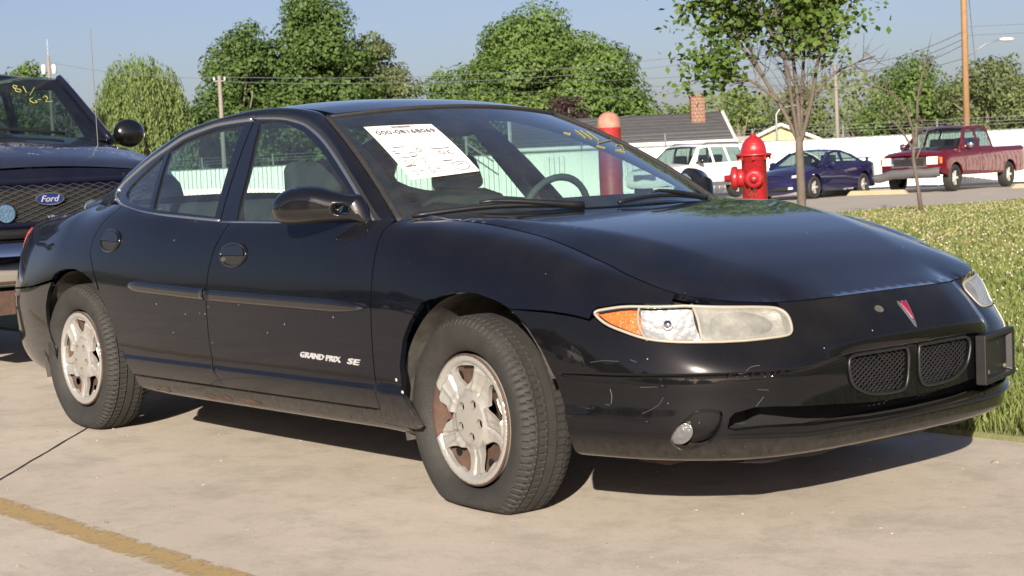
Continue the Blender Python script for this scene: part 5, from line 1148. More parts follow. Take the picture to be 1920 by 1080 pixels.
# concrete slab with a real edge against the turf
MB().box((-12, -40 + .57, -.09), (120, 81.14, .18)).build('concrete_slab', M['concrete'])['kind'] = 'structure'
# turf, slightly humped behind the slab edge
tf = MB(); xs = np.linspace(-15.9, 14, 61); ys = np.concatenate([[1.1395, 1.141], np.linspace(1.16, 3, 14), np.linspace(3.3, 34, 40)])
hum = lambda x, y: .018 + .030 * (1 - math.exp(-(y - 1.142) / .25)) + .02 * math.sin(x * .9 + y * .4) * math.sin(y * .7) * min(1, max(0, (y - 1.3) / 2)) - .03 * max(0, min(1, (-14.6 - x) / 1.2))
tf.grid(np.array([[(x, y, hum(x, max(y, 1.142)) if y > 1.14 else -.1) for y in ys] for x in xs])); tf.build('turf', M['earth'], None, True)['kind'] = 'structure'
# painted bay line, worn away in places
def line_mat():
    m = bpy.data.materials.new('worn_yellow_paint'); m.use_nodes = True; nt = m.node_tree; p = nt.nodes['Principled BSDF']; tc = nt.nodes.new('ShaderNodeTexCoord')
    a = noise_n(nt, tc.outputs['Object'], 11, 9, .78, .0); b = noise_n(nt, tc.outputs['Object'], 55, 6, .75)
    nt.links.new(mixc(nt, ramp(nt, b, [(.4, 0.), (.7, .7)]), (.43, .30, .115), (.34, .26, .15)), p.inputs['Base Color']); p.inputs['Roughness'].default_value = .85
    sep = nt.nodes.new('ShaderNodeSeparateXYZ'); nt.links.new(tc.outputs['Object'], sep.inputs[0])
    e = math_n(nt, 'SUBTRACT', .057, math_n(nt, 'ABSOLUTE', math_n(nt, 'ADD', sep.outputs['Y'], 1.848)))
    k = math_n(nt, 'ADD', math_n(nt, 'MULTIPLY', e, 11.), math_n(nt, 'MULTIPLY', math_n(nt, 'SUBTRACT', .56, a), 3.2))
    k = math_n(nt, 'ADD', k, math_n(nt, 'MULTIPLY', math_n(nt, 'SUBTRACT', .5, b), 1.8)); al = ramp(nt, k, [(.0, 0.), (.20, .45), (.55, .80)]); nt.links.new(al, p.inputs['Alpha']); return m
M['line'] = line_mat()
MB().add([(-9, -1.912, .004), (7, -1.912, .004), (7, -1.784, .004), (-9, -1.784, .004)], [(0, 1, 2, 3)]).build('painted_line', M['line'])['kind'] = 'structure'
# sawn joint running diagonally under the rear wheel
J = MB(); d_ = Vector((.93, -.78, 0)).normalized(); n_ = Vector((.78, .93, 0)).normalized(); q0 = Vector((-2.807, -.86, .003)); prev = None
pts = []
for k in np.linspace(-2.2, 2.6, 90):
    w_ = .003 + .002 * rng.random(); c_ = q0 + d_ * float(k) + n_ * float(.0015 * math.sin(k * 13) + .002 * (rng.random() - .5)); pts.append([c_ - n_ * w_, c_ + n_ * w_])
J.grid(np.array([[tuple(a), tuple(b)] for a, b in pts])); J.build('slab_joint', M['dark'])['kind'] = 'structure'
# grit, leaf scraps and pebbles on the slab
gb = MB()
for k in range(240):
    x = rng.uniform(-4.5, 2.6); y = rng.uniform(-2.6, .9); s = rng.uniform(.002, .007) * (1 + 1.2 * (rng.random() > .93)); a = rng.random() * 6
    gb.box((x, y, s * .25), (s * 2, s * 1.3, s * .6), Matrix.Rotation(a, 3, 'Z'), .6)
tag(gb.build('grit', mat('grit', (.12, .10, .08), .9, noise=(40, .8, (.45, .42, .38)))), 'scattered grit and small stones on the concrete slab', 'grit', None, 'stuff')
tag(MB().add([(.93, -1.28, .004), (.965, -1.262, .003), (.958, -1.285, .016), (.94, -1.268, .012)], [(0, 1, 2), (0, 2, 3), (1, 3, 2)]).build('leaf_scrap', M['dark']), 'dark scrap of leaf lying on the concrete in front of the sedan', 'leaf')

# ---------------------------------------------------------------- grass
def leaf_mat(name, c1, c2, trans=.35, var=.5):
    m = bpy.data.materials.new(name); m.use_nodes = True; nt = m.node_tree; nt.nodes.clear(); out = nt.nodes.new('ShaderNodeOutputMaterial')
    g = nt.nodes.new('ShaderNodeNewGeometry'); tc = nt.nodes.new('ShaderNodeTexCoord'); nz = noise_n(nt, tc.outputs['Object'], var, 4, .6)
    f = math_n(nt, 'ADD', math_n(nt, 'MULTIPLY', g.outputs['Random Per Island'], .65), math_n(nt, 'MULTIPLY', math_n(nt, 'SUBTRACT', nz, .5), 1.3), True)
    c = mixc(nt, f, c1, c2); d = nt.nodes.new('ShaderNodeBsdfPrincipled'); t = nt.nodes.new('ShaderNodeBsdfTranslucent'); x = nt.nodes.new('ShaderNodeMixShader'); x.inputs[0].default_value = trans
    d.inputs['Roughness'].default_value = .62; d.inputs['Specular IOR Level'].default_value = .3
    nt.links.new(c, d.inputs['Base Color']); nt.links.new(c, t.inputs[0]); nt.links.new(d.outputs[0], x.inputs[1]); nt.links.new(t.outputs[0], x.inputs[2]); nt.links.new(x.outputs[0], out.inputs[0]); return m
M['grass'] = leaf_mat('grass_blades', (.125, .175, .040), (.245, .270, .095), .35, .8)
M['straw'] = leaf_mat('straw_blades', (.30, .25, .13), (.42, .36, .22), .25, 1.5)
M['clover'] = mat('clover_heads', (.40, .37, .30), .9, noise=(20, .6, (.28, .21, .14)))
def blades(n, xr, yr, h0, h1, w_, seed, keep):
    r = np.random.default_rng(seed); x = r.uniform(*xr, n); y = yr[0] + (yr[1] - yr[0]) * r.random(n); ok = keep(x, y, r); x, y = x[ok], y[ok]; n = len(x)
    z = np.array([hum(a, b) for a, b in zip(x, y)]) - .004; h = r.uniform(h0, h1, n); a = r.random(n) * 2 * np.pi; lean = r.uniform(.15, .8, n) * h; b = a + r.normal(0, .6, n); w2 = w_ * r.uniform(.6, 1.3, n)
    ca, sa = np.cos(a) * w2, np.sin(a) * w2; dx, dy = np.cos(b + 1.57) * lean, np.sin(b + 1.57) * lean
    V = np.stack([np.stack([x - ca, y - sa, z], 1), np.stack([x + ca, y + sa, z], 1), np.stack([x + dx * .4 + ca * .8, y + dy * .4 + sa * .8, z + h * .6], 1), np.stack([x + dx * .4 - ca * .8, y + dy * .4 - sa * .8, z + h * .6], 1), np.stack([x + dx, y + dy, z + h * (1 - .25 * lean / h)], 1)], 1).reshape(-1, 3)
    return V, n
def fast_mesh(name, V, quads=None, tris=None):
    me = bpy.data.meshes.new(name); nq = 0 if quads is None else len(quads); nt_ = 0 if tris is None else len(tris)
    me.vertices.add(len(V)); me.vertices.foreach_set('co', np.ascontiguousarray(V, np.float32).ravel())
    loops = np.concatenate([quads.ravel() if nq else np.zeros(0, int), tris.ravel() if nt_ else np.zeros(0, int)]).astype(np.int32)
    me.loops.add(len(loops)); me.loops.foreach_set('vertex_index', loops)
    st = np.concatenate([np.arange(nq) * 4, nq * 4 + np.arange(nt_) * 3]).astype(np.int32)
    me.polygons.add(nq + nt_); me.polygons.foreach_set('loop_start', st); me.update(calc_edges=True); me.validate(); return me
def grass_object(name, specs, material, label):
    Vs = []; Q = []; T = []; k = 0
    for sp in specs:
        V, n = blades(*sp); i = np.arange(n)[:, None] * 5 + k; Vs.append(V); Q.append(i + np.array([[0, 1, 2, 3]])); T.append(i + np.array([[3, 2, 4]])); k += len(V)
    me = fast_mesh(name, np.concatenate(Vs), np.concatenate(Q), np.concatenate(T)); o = link(name, me, material, None, True); return tag(o, label, 'grass', None, 'stuff')
patchy = lambda x, y: .5 + .5 * np.sin(x * 1.7 + np.sin(y * 1.1) * 2) * np.sin(y * 1.3 + x * .4)
dry = lambda x, y: np.clip((y - 5) / 9, 0, 1) * .55 + .25 * patchy(x * .6, y * .6)
near_k = lambda x, y, r: (y > 1.15) & (r.random(len(x)) < .95)
mid_k = lambda x, y, r: (x > -1.2 - (y - 1.2) * 1.05) & (x < 2.2 - (y - 1.2) * .42) & (r.random(len(x)) > dry(x, y) * .8) & (x > -15.6)
far_k = lambda x, y, r: (x > -15.7) & (x > -1.5 - (y - 1.2) * 1.0) & (x < 1.5 - (y - 1.2) * .45) & (r.random(len(x)) > dry(x, y))
all_k = lambda x, y, r: r.random(len(x)) < .97
grass_object('grass', [(26000, (-1.6, 1.8), (1.15, 2.6), .03, .085, .0032, 1, near_k), (30000, (-3.5, 2.2), (2.2, 5.5), .03, .08, .0042, 2, mid_k), (60000, (-9, 1.5), (5, 12), .03, .075, .008, 3, mid_k), (70000, (-15.8, -2), (11, 30), .03, .075, .014, 4, far_k), (26000, (1.8, 7), (1.15, 6), .03, .085, .006, 14, all_k), (22000, (-8, -1.5), (1.15, 6), .03, .085, .006, 15, all_k), (40000, (-15.6, 9), (6, 26), .03, .08, .016, 16, all_k)], M['grass'], 'short green grass and clover growing beside the concrete slab')
straw_k = lambda x, y, r: (x > -1.2 - (y - 1.2) * 1.05) & (x < 1.8 - (y - 1.2) * .42) & (r.random(len(x)) < dry(x, y) + .04) & (x > -15.6)
grass_object('dry_grass', [(16000, (-4, 2), (1.3, 6), .02, .06, .0035, 5, straw_k), (34000, (-9, 1.5), (5, 12), .02, .065, .008, 6, straw_k), (46000, (-15.8, -2), (11, 30), .02, .065, .014, 7, straw_k)], M['straw'], 'dry straw-coloured blades among the green grass')
def clover_heads():
    r = np.random.default_rng(9); V = []; T = []; k = 0
    oc = np.array([(1, 0, 0), (0, 1, 0), (-1, 0, 0), (0, -1, 0), (0, 0, 1), (0, 0, -1)], float); fc = np.array([(0, 1, 4), (1, 2, 4), (2, 3, 4), (3, 0, 4), (1, 0, 5), (2, 1, 5), (3, 2, 5), (0, 3, 5)])
    for n, xr, yr, s in ((300, (-3, 2), (1.5, 4.5), .008), (1300, (-6, 1.5), (4, 10), .0105), (2600, (-15, -1), (9, 26), .015)):
        for _ in range(n):
            x = r.uniform(*xr); y = r.uniform(*yr)
            if not (-1.2 - (y - 1.2) * 1.05 < x < 2 - (y - 1.2) * .42): continue
            if r.random() > .35 + .65 * patchy(x * .8 + 3, y * .8): continue
            V.append(oc * s * r.uniform(.7, 1.25) + np.array([x, y, hum(x, y) + r.uniform(.035, .075)])); T.append(fc + k); k += 6
    o = link('clover_flowers', fast_mesh('clover', np.concatenate(V), None, np.concatenate(T)), M['clover'], None, True); tag(o, 'small whitish clover heads dotted through the grass', 'clover', None, 'stuff')
clover_heads()

# ---------------------------------------------------------------- hydrant and bollard
M['hydrant'] = mat('red_hydrant_paint', (.33, .014, .020), .38, coat=.4, coat_rough=.2, noise=(16, .8, (.20, .016, .016)), bump=(40, .35))
M['post_red'] = mat('red_post_paint', (.33, .020, .020), .5, noise=(7, .8, (.18, .03, .026)), bump=(20, .3))
M['post_cap'] = mat('weathered_cap', (.26, .11, .08), .8, noise=(14, .8, (.36, .22, .16)))
hy = empty('fire_hydrant', (-6.44, 7.71, .04), math.radians(-50), 'glossy red fire hydrant with a chained side cap standing in the grass beyond the sedan', 'hydrant')
zt = 1.285
MB().lathe([(.19, .0), (.19, .05), (.13, .07), (.118, .12), (.118, zt - .235), (.140, zt - .225), (.140, zt - .208)], 36).build('barrel', M['hydrant'], hy, True)
bn_ = MB().lathe([(.118, zt - .21), (.168, zt - .207), (.172, zt - .198), (.168, zt - .186), (.122, zt - .178), (.117, zt - .13), (.105, zt - .092), (.080, zt - .055), (.050, zt - .030), (.034, zt - .022), (.031, zt - .004), (.026, zt), (0, zt)], 36).build('bonnet', M['hydrant'], hy, True)
for k in range(8):
    g = 2 * math.pi * k / 8; MB().lathe([(0, zt - .245), (.012, zt - .245), (.012, zt - .205)], 6, (.150 * math.cos(g), .150 * math.sin(g), 0)).build('flange_bolt', M['hydrant'], hy)
nz_ = empty('outlet'); nz_.parent = hy
MB().lathe([(.088, -.09), (.088, -.155), (.105, -.16), (.112, -.168), (.112, -.20), (.10, -.215), (.062, -.225), (.034, -.23), (.030, -.285), (0, -.285)], 28, (0, 0, zt - .41), 'y').build('pumper_cap', M['hydrant'], nz_, True)
MB().lathe([(.070, .085), (.070, .15), (.084, .155), (.088, .165), (.086, .19), (.060, .20), (.034, .205), (.030, .245), (0, .245)], 28, (0, 0, zt - .42), 'x').build('side_cap', M['hydrant'], nz_, True)
mb = MB()
for k in range(14):
    t = k / 13; c_ = (.17 + .03 * math.sin(t * 3.14), -.05 + .06 * t, zt - .47 - .20 * math.sin(t * math.pi)); a = k % 2
    mb.tube([Vector(c_) + Vector((.012 * math.cos(q) * (1 if a else .3), .012 * math.cos(q) * (.3 if a else 1), .016 * math.sin(q))) for q in np.linspace(0, 2 * math.pi, 8, endpoint=False)], .0035, 4, True)
tag(mb.build('chain', mat('rusty_chain', (.16, .09, .06), .7, metal=.5), hy), kind='stuff')
bo = empty('bollard', (-8.42, 7.71, 0), 0, 'tall red pipe bollard with a weathered rounded cap behind the windscreen', 'bollard')
MB().lathe([(.122, 0), (.122, 1.48), (.124, 1.485)], 28).build('pipe', M['post_red'], bo, True); MB().lathe([(.1235, 1.483), (.123, 1.53), (.112, 1.58), (.085, 1.62), (.045, 1.642), (0, 1.65)], 28).build('cap', M['post_cap'], bo, True)

# ---------------------------------------------------------------- fence with slats, posts and barbed wire
M['slat'] = mat('white_slat', (.70, .695, .67), .55, noise=(1.5, .25, (.60, .585, .55)))
M['galv'] = mat('galvanised', (.24, .25, .25), .5, metal=.4)
fa = Vector((-12.5, 50.35, 0)); fb_ = Vector((-62, 21.3, 0)); fd = (fb_ - fa).normalized(); fl_ = (fb_ - fa).length
fence = empty('fence', tuple(fa), 0, 'long white slatted chain-link fence with posts and barbed wire across the back of the lot', 'fence')
npan = int(fl_ / 3.05); fnm = Vector((fd.y, -fd.x, 0)); fnm = fnm if fnm.dot(Vector((1, -1, 0))) > 0 else -fnm
ns = 33; pan = MB()
for k in range(ns):       # one panel of vertical slats woven in wire; shared by all panels
    x0 = k * 3.05 / ns; w_ = 3.05 / ns * .86; d0 = .012 * (1 if k % 2 else -1)
    a, b = fd * x0 + fnm * d0, fd * (x0 + w_) + fnm * (d0 + .004); top_ = 1.73 + .012 * math.sin(k * 2.1)
    pan.add([tuple(a + Vector((0, 0, .06))), tuple(b + Vector((0, 0, .06))), tuple(b + Vector((0, 0, top_))), tuple(a + Vector((0, 0, top_)))], [(0, 1, 2, 3)])
pan_me = mesh_of('slats', pan.v, pan.f); pan_me.materials.append(M['slat'])
for i in range(npan):
    o = bpy.data.objects.new('slat_panel', pan_me); col.objects.link(o); o.parent = fence; o.location = fd * (i * 3.05); o['kind'] = 'stuff'
    p_ = fd * (i * 3.05) - fnm * .05
    MB().tube([tuple(p_), tuple(p_ + Vector((0, 0, 1.80))), tuple(p_ + Vector((0, 0, 2.2)) + fnm * .05)], .03, 8).build('post', M['galv'], fence)
for h, o_ in ((1.745, 0.), (1.95, .02), (2.05, .03), (2.17, .05)):
    MB().tube([tuple(fnm * o_ + Vector((0, 0, h))), tuple(fd * fl_ + fnm * o_ + Vector((0, 0, h)))], .022 if h < 1.8 else .006, 5).build('top_rail' if h < 1.8 else 'barbed_wire', M['galv'], fence)
# sliding gate frame seen through the windscreen
gt = empty('gate_posts', (-41.5, 31.9, 0), 0, 'galvanised gate posts with diagonal braces standing in front of the white fence', 'gate')
for dx in (0., 1.35):
    b = fd * dx; s_ = -1 if dx == 0 else 1
    MB().tube([tuple(b), tuple(b + Vector((0, 0, 2.5)))], .05, 8).build('post', M['galv'], gt); MB().tube([tuple(b + Vector((0, 0, 2.2))), tuple(b + fd * (-s_ * -1.0) + Vector((0, 0, 1.5)))], .03, 6).build('brace', M['galv'], gt)

M['stop_paint'] = mat('faded_yellow', (.30, .25, .14), .9, noise=(4, .6, (.33, .30, .25)))
for (wx, wy, lab) in ((-27.0, 34.6, 'faded yellow wheel stop under the nose of the fence behind the coupe'), (-24.6, 33.1, 'faded yellow wheel stop between the coupe and the pickup truck'), (-21.5, 36.5, 'faded yellow wheel stop beside the pickup truck')):
    tag(MB().box((0, 0, .07), (1.9, .2, .14), None, .85).build('wheel_stop', M['stop_paint'], None, bevel=.02), lab, 'wheel stop'); o = bpy.context.scene.collection.objects[-1]; o.location = (wx, wy, -.01); o.rotation_euler = (0, 0, math.radians(9))
def ray_pt(px, py, depth):
    d = cf + cr * ((px - 960) / 3066.448) - cu * ((py - 540) / 3066.448); return CAM + d * depth
# ---------------------------------------------------------------- houses beyond the fence
M['shingle'] = mat('grey_shingle', (.055, .055, .058), .9, noise=(3, .6, (.085, .083, .085)))
M['brick'] = mat('brick_face', (.17, .085, .062), .9, noise=(6, .6, (.24, .14, .10)))
M['siding'] = mat('white_siding', (.66, .66, .63), .7); M['yellow_siding'] = mat('yellow_siding', (.42, .34, .18), .7); M['pane'] = mat('dark_pane', (.02, .025, .03), .08, coat=.6); M['pale_roof'] = mat('pale_roof', (.30, .285, .25), .9, noise=(4, .4, (.38, .36, .33)))
def house(name, label, loc, rz, L, D, ze, zr, wall_m, roof_m, gable_front=False, chim=None):
    h = empty(name, loc, rz, label, 'house')
    MB().box((0, 0, ze / 2), (L, D, ze)).build('wall', wall_m, h)
    for sx in (-1, 1): MB().add([(sx * L / 2, -D / 2, ze), (sx * L / 2, D / 2, ze), (sx * L / 2, 0, zr - .05)], [(0, 1, 2)]).build('gable', wall_m, h)
    e = .35; rf = empty('roof'); rf.parent = h; n = 9
    for sy in (-1, 1):
        pitch = math.hypot(D / 2 + e, zr - ze + .1)
        for k in range(n):   # overlapping courses of shingles
            t0, t1 = k / n, (k + 1) / n + .01
            P_ = lambda t, lift: ((D / 2 + e) * (1 - t) * sy, ze - .1 + (zr - ze + .1) * t + lift)
            a = P_(t0, .035); b = P_(t1, .012); c_ = P_(t0, -.02)
            MB().add([(-L / 2 - e, a[0], a[1]), (L / 2 + e, a[0], a[1]), (L / 2 + e, b[0], b[1]), (-L / 2 - e, b[0], b[1]), (-L / 2 - e, c_[0], c_[1]), (L / 2 + e, c_[0], c_[1])], [(0, 1, 2, 3), (4, 5, 1, 0)]).build('shingle_course', roof_m, rf)
        MB().tube([(-L / 2 - e, sy * (D / 2 + e + .03), ze - .1), (L / 2 + e, sy * (D / 2 + e + .03), ze - .1)], .09, 8).build('gutter', M['siding'], h, True)
    for sx in (-1, 1):
        for sy in (-1, 1): MB().tube([(sx * (L / 2 + e), sy * (D / 2 + e), ze - .08), (sx * (L / 2 + e), 0, zr + .02)], .08, 4).build('barge_board', M['siding'], h)
    for x in np.arange(-L / 2 + 1.6, L / 2 - 1, 3.0):
        for sy in (-1, 1):
            w = empty('window'); w.parent = h; MB().box((x, sy * (D / 2 + .03), ze * .55), (1.1, .06, 1.2)).build('frame', M['siding'], w); MB().box((x, sy * (D / 2 + .05), ze * .55), (.95, .06, 1.05)).build('pane', M['pane'], w)
    if chim:
        c = empty('chimney'); c.parent = h; x0, y0, w_, zt_ = chim; z = 0.; j = 0
        MB().box((x0, y0, zt_ / 2), (w_ - .03, w_ - .03, zt_)).build('chimney_core', mat('mortar', (.36, .33, .29), .9), c)
        bh = .16
        V = MB().box((0, 0, 0), (w_ / 3 - .02, .08, bh - .02)); bm_ = mesh_of('brick', V.v, V.f); bm_.materials.append(M['brick'])
        for r_ in range(int((zt_ - ze * .6) / bh)):
            for s_ in range(4):
                for q in range(3):
                    o = bpy.data.objects.new('brick', bm_); col.objects.link(o); o.parent = c
                    u_ = (q - 1) * w_ / 3 + (.04 if r_ % 2 else -.04); R_ = Matrix.Rotation(s_ * math.pi / 2, 3, 'Z'); o.location = Vector((x0, y0, zt_ - bh / 2 - r_ * bh)) + R_ @ Vector((u_, -w_ / 2, 0)); o.rotation_euler = (0, 0, s_ * math.pi / 2)
        MB().box((x0, y0, zt_ + .05), (w_ + .16, w_ + .16, .1)).build('chimney_cap', M['brick'], c)
    return h
axis_v = math.atan2(.767, .64)       # roof ridge runs across the view
house('grey_roofed_house', 'low house with dark grey shingle roof and brick chimney beyond the fence', (ray_pt(1158, 300, 76).x, ray_pt(1158, 300, 76).y, 0), axis_v, 9.2, 8.0, 2.15, 3.45, M['siding'], M['shingle'], chim=(3.65, -1.2, .55, 4.15))
house('yellow_house', 'yellow gabled house with white trim peeping over the fence', (-54.5, 64.0, 0), axis_v + 1.35, 5.5, 3.4, 2.15, 2.95, M['yellow_siding'], M['pale_roof'])
house('pale_roofed_shed', 'low building with a pale roof beside the yellow house', (-57.0, 61.0, 0), axis_v, 5.5, 4.0, 1.9, 2.5, M['siding'], M['pale_roof'])

# ---------------------------------------------------------------- poles, lamps and wires
M['pole_wood'] = mat('tan_pole', (.26, .155, .075), .85, noise=(6, .5, (.18, .105, .05))); M['pole_grey'] = mat('grey_pole', (.20, .18, .155), .85, noise=(6, .5, (.15, .13, .115))); M['wire'] = mat('wire', (.13, .14, .16), .6); M['lamp_white'] = mat('lamp_head', (.50, .50, .49), .4)
def pole(label, x, y, h, r0, m_, arm=None):
    p = empty('utility_pole', (x, y, 0), 0, label, 'pole'); MB().tube([(0, 0, 0), (0, 0, h * .5), (0, 0, h)], [r0, r0 * .85, r0 * .7], 12).build('shaft', m_, p, True); return p
b1 = ray_pt(1812, 200, 58); b2 = ray_pt(1566, 118, 78); b3 = ray_pt(411, 142, 68); b4 = ray_pt(90, 104, 76)
p1 = pole('tall tan timber pole carrying a street lamp behind the pickup truck', b1.x, b1.y, 13, .125, M['pole_wood'])
# lamp arm with a cobra head
MB().tube([tuple(Vector((.05, .05, 4.45))), (.45, .55, 4.85), (.78, .94, 5.0)], .025, 6).build('lamp_arm', M['galv'], p1, True)
MB().ball((.95, 1.14, 5.0), (.22, .55, .15), 14, 8, Matrix.Rotation(-math.radians(40), 3, 'Z')).build('lamp_head', M['lamp_white'], p1, True)
p2 = pole('pale grey timber pole standing beyond the fence behind the coupe', b2.x, b2.y, b2.z, .11, M['pole_grey'])
p3 = pole('grey timber pole with crossarm and insulators in front of the dense trees', b3.x, b3.y, b3.z, .11, M['pole_grey'])
MB().tube([(-.16, -.19, b3.z - .22), (.16, .19, b3.z - .22)], .035, 6).build('crossarm', M['pole_grey'], p3)
for s_ in (-1, 1): MB().lathe([(0, b3.z - .06), (.035, b3.z - .07), (.04, b3.z - .16), (.03, b3.z - .19)], 10, (s_ * .14, s_ * .17, 0)).build('insulator', M['lamp_white'], p3, True)
p4 = pole('pole with two grey transformers above the roof of the dark sport utility vehicle', b4.x, b4.y, b4.z, .10, M['pole_grey'])
for s_ in (-1, 1): MB().lathe([(0, b4.z - .40), (.08, b4.z - .42), (.11, b4.z - .48), (.11, b4.z - .85), (0, b4.z - .88)], 14, (s_ * .15, s_ * .19, 0)).build('transformer', M['lamp_white'], p4, True)
MB().tube([(0, 0, b4.z), (0, 0, b4.z + .75)], .015, 5).build('lightning_rod', M['galv'], p4)
def post_lamp(label, px, depth, ztop, lean):
    b = ray_pt(px, 300, depth); p = empty('lamp_post', (b.x, b.y, 0), 0, label, 'lamp post'); MB().tube([(0, 0, 0), (0, 0, ztop - .25), (.1 * lean, .12 * lean, ztop - .05), (.42 * lean, .5 * lean, ztop + .08)], .045, 8).build('post', M['galv'], p, True); MB().ball((.55 * lean, .66 * lean, ztop + .08), (.3, .4, .1), 10, 6).build('lamp_head', M['lamp_white'], p, True)
post_lamp('thin galvanised lamp post with a bent arm behind the leafy young tree', 1458, 66, 3.2, 1)
def wire(a, b, sag, r=.011):
    a, b = Vector(a), Vector(b); return MB().tube([tuple(a + (b - a) * t + Vector((0, 0, -sag * 4 * t * (1 - t)))) for t in np.linspace(0, 1, 17)], r, 4)
A1 = lambda z: (b1.x, b1.y, z)
A2 = lambda d: (b2.x, b2.y, b2.z - d)
A3 = lambda d: (b3.x, b3.y, b3.z - d)
wires = [(A1(5.35), A2(.1), .35), (A1(5.1), A2(.45), .35), (A1(4.9), A2(.8), .4), (A2(.1), (-90, 60, 8), .5), (A2(.45), (-90, 60, 7.3), .5), (A2(.8), (-90, 60, 6.7), .5),
         (A1(5.5), (-12, 60, 5.9), .2), (A1(5.2), (-12, 60, 5.5), .2), (A3(.05), (-50, 56, 6.6), .5), (A3(.25), (-50, 56, 6.2), .5), (A3(.1), (b4.x, b4.y, b4.z - .3), .2), (A1(4.4), (-49.0, 51.0, 3.6), .3), ((-50.5, 49.0, 3.5), (-55, 42, 3.0), .1), (A1(4.5), (-38, 58, 3.2), .3), (A1(9.5), (-60, 90, 5.5), .6)]
WL = ['top wire of three between the tan lamp pole and the pale grey pole', 'middle wire of three between the tan lamp pole and the pale grey pole', 'lowest wire of three between the tan lamp pole and the pale grey pole', 'top wire of three running from the pale grey pole to the round-headed tree', 'middle wire of three running from the pale grey pole to the round-headed tree', 'lowest wire of three running from the pale grey pole to the round-headed tree', 'upper wire leaving the tan lamp pole away from the coupe', 'lower wire leaving the tan lamp pole away from the coupe', 'upper wire crossing the tall trees from the crossarm pole', 'lower wire crossing the tall trees from the crossarm pole', 'wire from the crossarm pole to the transformer pole', 'service wire from the tan lamp pole to the grey-roofed house', 'short service wire above the grey shingle roof', 'wire sloping down from the tan lamp pole behind the bare sapling', 'thin wire rising steeply to the top of the tan lamp pole']
for (a, b, s_), lab in zip(wires, WL): tag(wire(a, b, s_).build('overhead_wire', M['wire']), lab, 'wire', 'overhead wires')
# ---------------------------------------------------------------- trees
M['bark'] = mat('bark', (.13, .105, .085), .95, noise=(9, .7, (.20, .17, .14)), bump=(30, .8)); M['grey_bark'] = mat('grey_bark', (.085, .068, .055), .9, noise=(12, .6, (.14, .115, .095)), bump=(40, .6))
M['leaf_dark'] = leaf_mat('dark_leaves', (0.045, 0.085, 0.018), (0.105, 0.16, 0.04), .25, .12)
M['leaf_mid'] = leaf_mat('mid_leaves', (0.07, 0.125, 0.026), (0.15, 0.215, 0.055), .28, .12)
M['leaf_light'] = leaf_mat('light_leaves', (0.095, 0.15, 0.036), (0.19, 0.245, 0.07), .30, .15)
M['leaf_olive'] = leaf_mat('olive_leaves', (0.085, 0.115, 0.04), (0.165, 0.19, 0.08), .28, .15)
M['leaf_willow'] = leaf_mat('willow_leaves', (0.1, 0.15, 0.042), (0.2, 0.245, 0.085), .30, .2)
M['leaf_purple'] = leaf_mat('purple_leaves', (.028, .014, .018), (.055, .028, .030), .15, .2)
M['leaf_young'] = leaf_mat('young_leaves', (.062, .115, .017), (.155, .215, .042), .38, .5)
def leaf_quads(C_, Nrm, size, r, asp=.62):
    n = len(C_); t = np.cross(Nrm, r.normal(size=(n, 3))); t /= np.maximum(np.linalg.norm(t, axis=1), 1e-6)[:, None]; b = np.cross(Nrm, t)
    s = (size * r.uniform(.6, 1.3, n))[:, None]
    return np.stack([C_ - t * s, C_ - b * s * asp + Nrm * s * .12, C_ + t * s, C_ + b * s * asp + Nrm * s * .12], 1).reshape(-1, 3)
def crown_mesh(clumps, per, size, seed, flat=.75):
    r = np.random.default_rng(seed); Cs = []; Ns = []
    for (cx, cy, cz, cr_) in clumps:
        n = int(per * cr_ ** 2); d = r.normal(size=(n, 3)); d /= np.linalg.norm(d, axis=1)[:, None]
        rad = cr_ * (1 - .55 * r.random(n) ** 2.2) * (1 + .16 * np.sin(d[:, 0] * 6 + cx * 3) * np.sin(d[:, 2] * 7 + cz * 2))
        p = np.array([cx, cy, cz]) + d * rad[:, None] * np.array([1, 1, flat]); Cs.append(p); nn = d * .9 + r.normal(0, .38, (n, 3)) + np.array([0, 0, .25]); Ns.append(nn / np.linalg.norm(nn, axis=1)[:, None])
    C_ = np.concatenate(Cs); Nn = np.concatenate(Ns); V = leaf_quads(C_, Nn, size, r); q = np.arange(len(C_) * 4).reshape(-1, 4); return fast_mesh('crown', V, q)
def tree(name, label, x, y, h, rad, zc, lobes, m_, seed, size=.22, per=150, trunk_r=.22, group=None, shape=1.0, flat=.78, lobe_k=1.0):
    """crown of leaf clumps filling an uneven ellipsoid: rad half width, zc centre height"""
    r = np.random.default_rng(seed); t = empty(name, (x, y, 0), 0, label, 'tree', group); cl = []; hh = h - zc
    for k in range(lobes):
        d = r.normal(size=3); d /= np.linalg.norm(d); k_ = r.random() ** .38; zz = d[2] * k_
        wz = (1 - max(0, zz)) ** (.5 * shape) if zz > 0 else 1.
        cr_ = rad * r.uniform(.16, .36) * lobe_k; cl.append((d[0] * k_ * rad * wz * .9, d[1] * k_ * rad * wz * .9, zc + zz * (hh if zz > 0 else (zc * .72)) * .88, cr_))
    link('crown', crown_mesh(cl, per, size, seed + 1, flat), m_, t, False)
    tr = MB(); tr.tube([(0, 0, 0), (.05, 0, zc * .5), (.1, .05, zc), (.05, .1, zc + hh * .5)], [trunk_r, trunk_r * .8, trunk_r * .5, .04], 8); tr.build('trunk', M['bark'], t, True)
    for k in range(7):
        g = r.random() * 6.28; z0_ = zc * r.uniform(.4, .9); e_ = rad * r.uniform(.45, .8); MB().tube([(.05, 0, z0_), (math.cos(g) * e_ * .5, math.sin(g) * e_ * .5, z0_ + hh * .25), (math.cos(g) * e_, math.sin(g) * e_, z0_ + hh * r.uniform(.3, .7))], [trunk_r * .4, trunk_r * .25, .03], 6).build('limb', M['bark'], t, True)
    return t
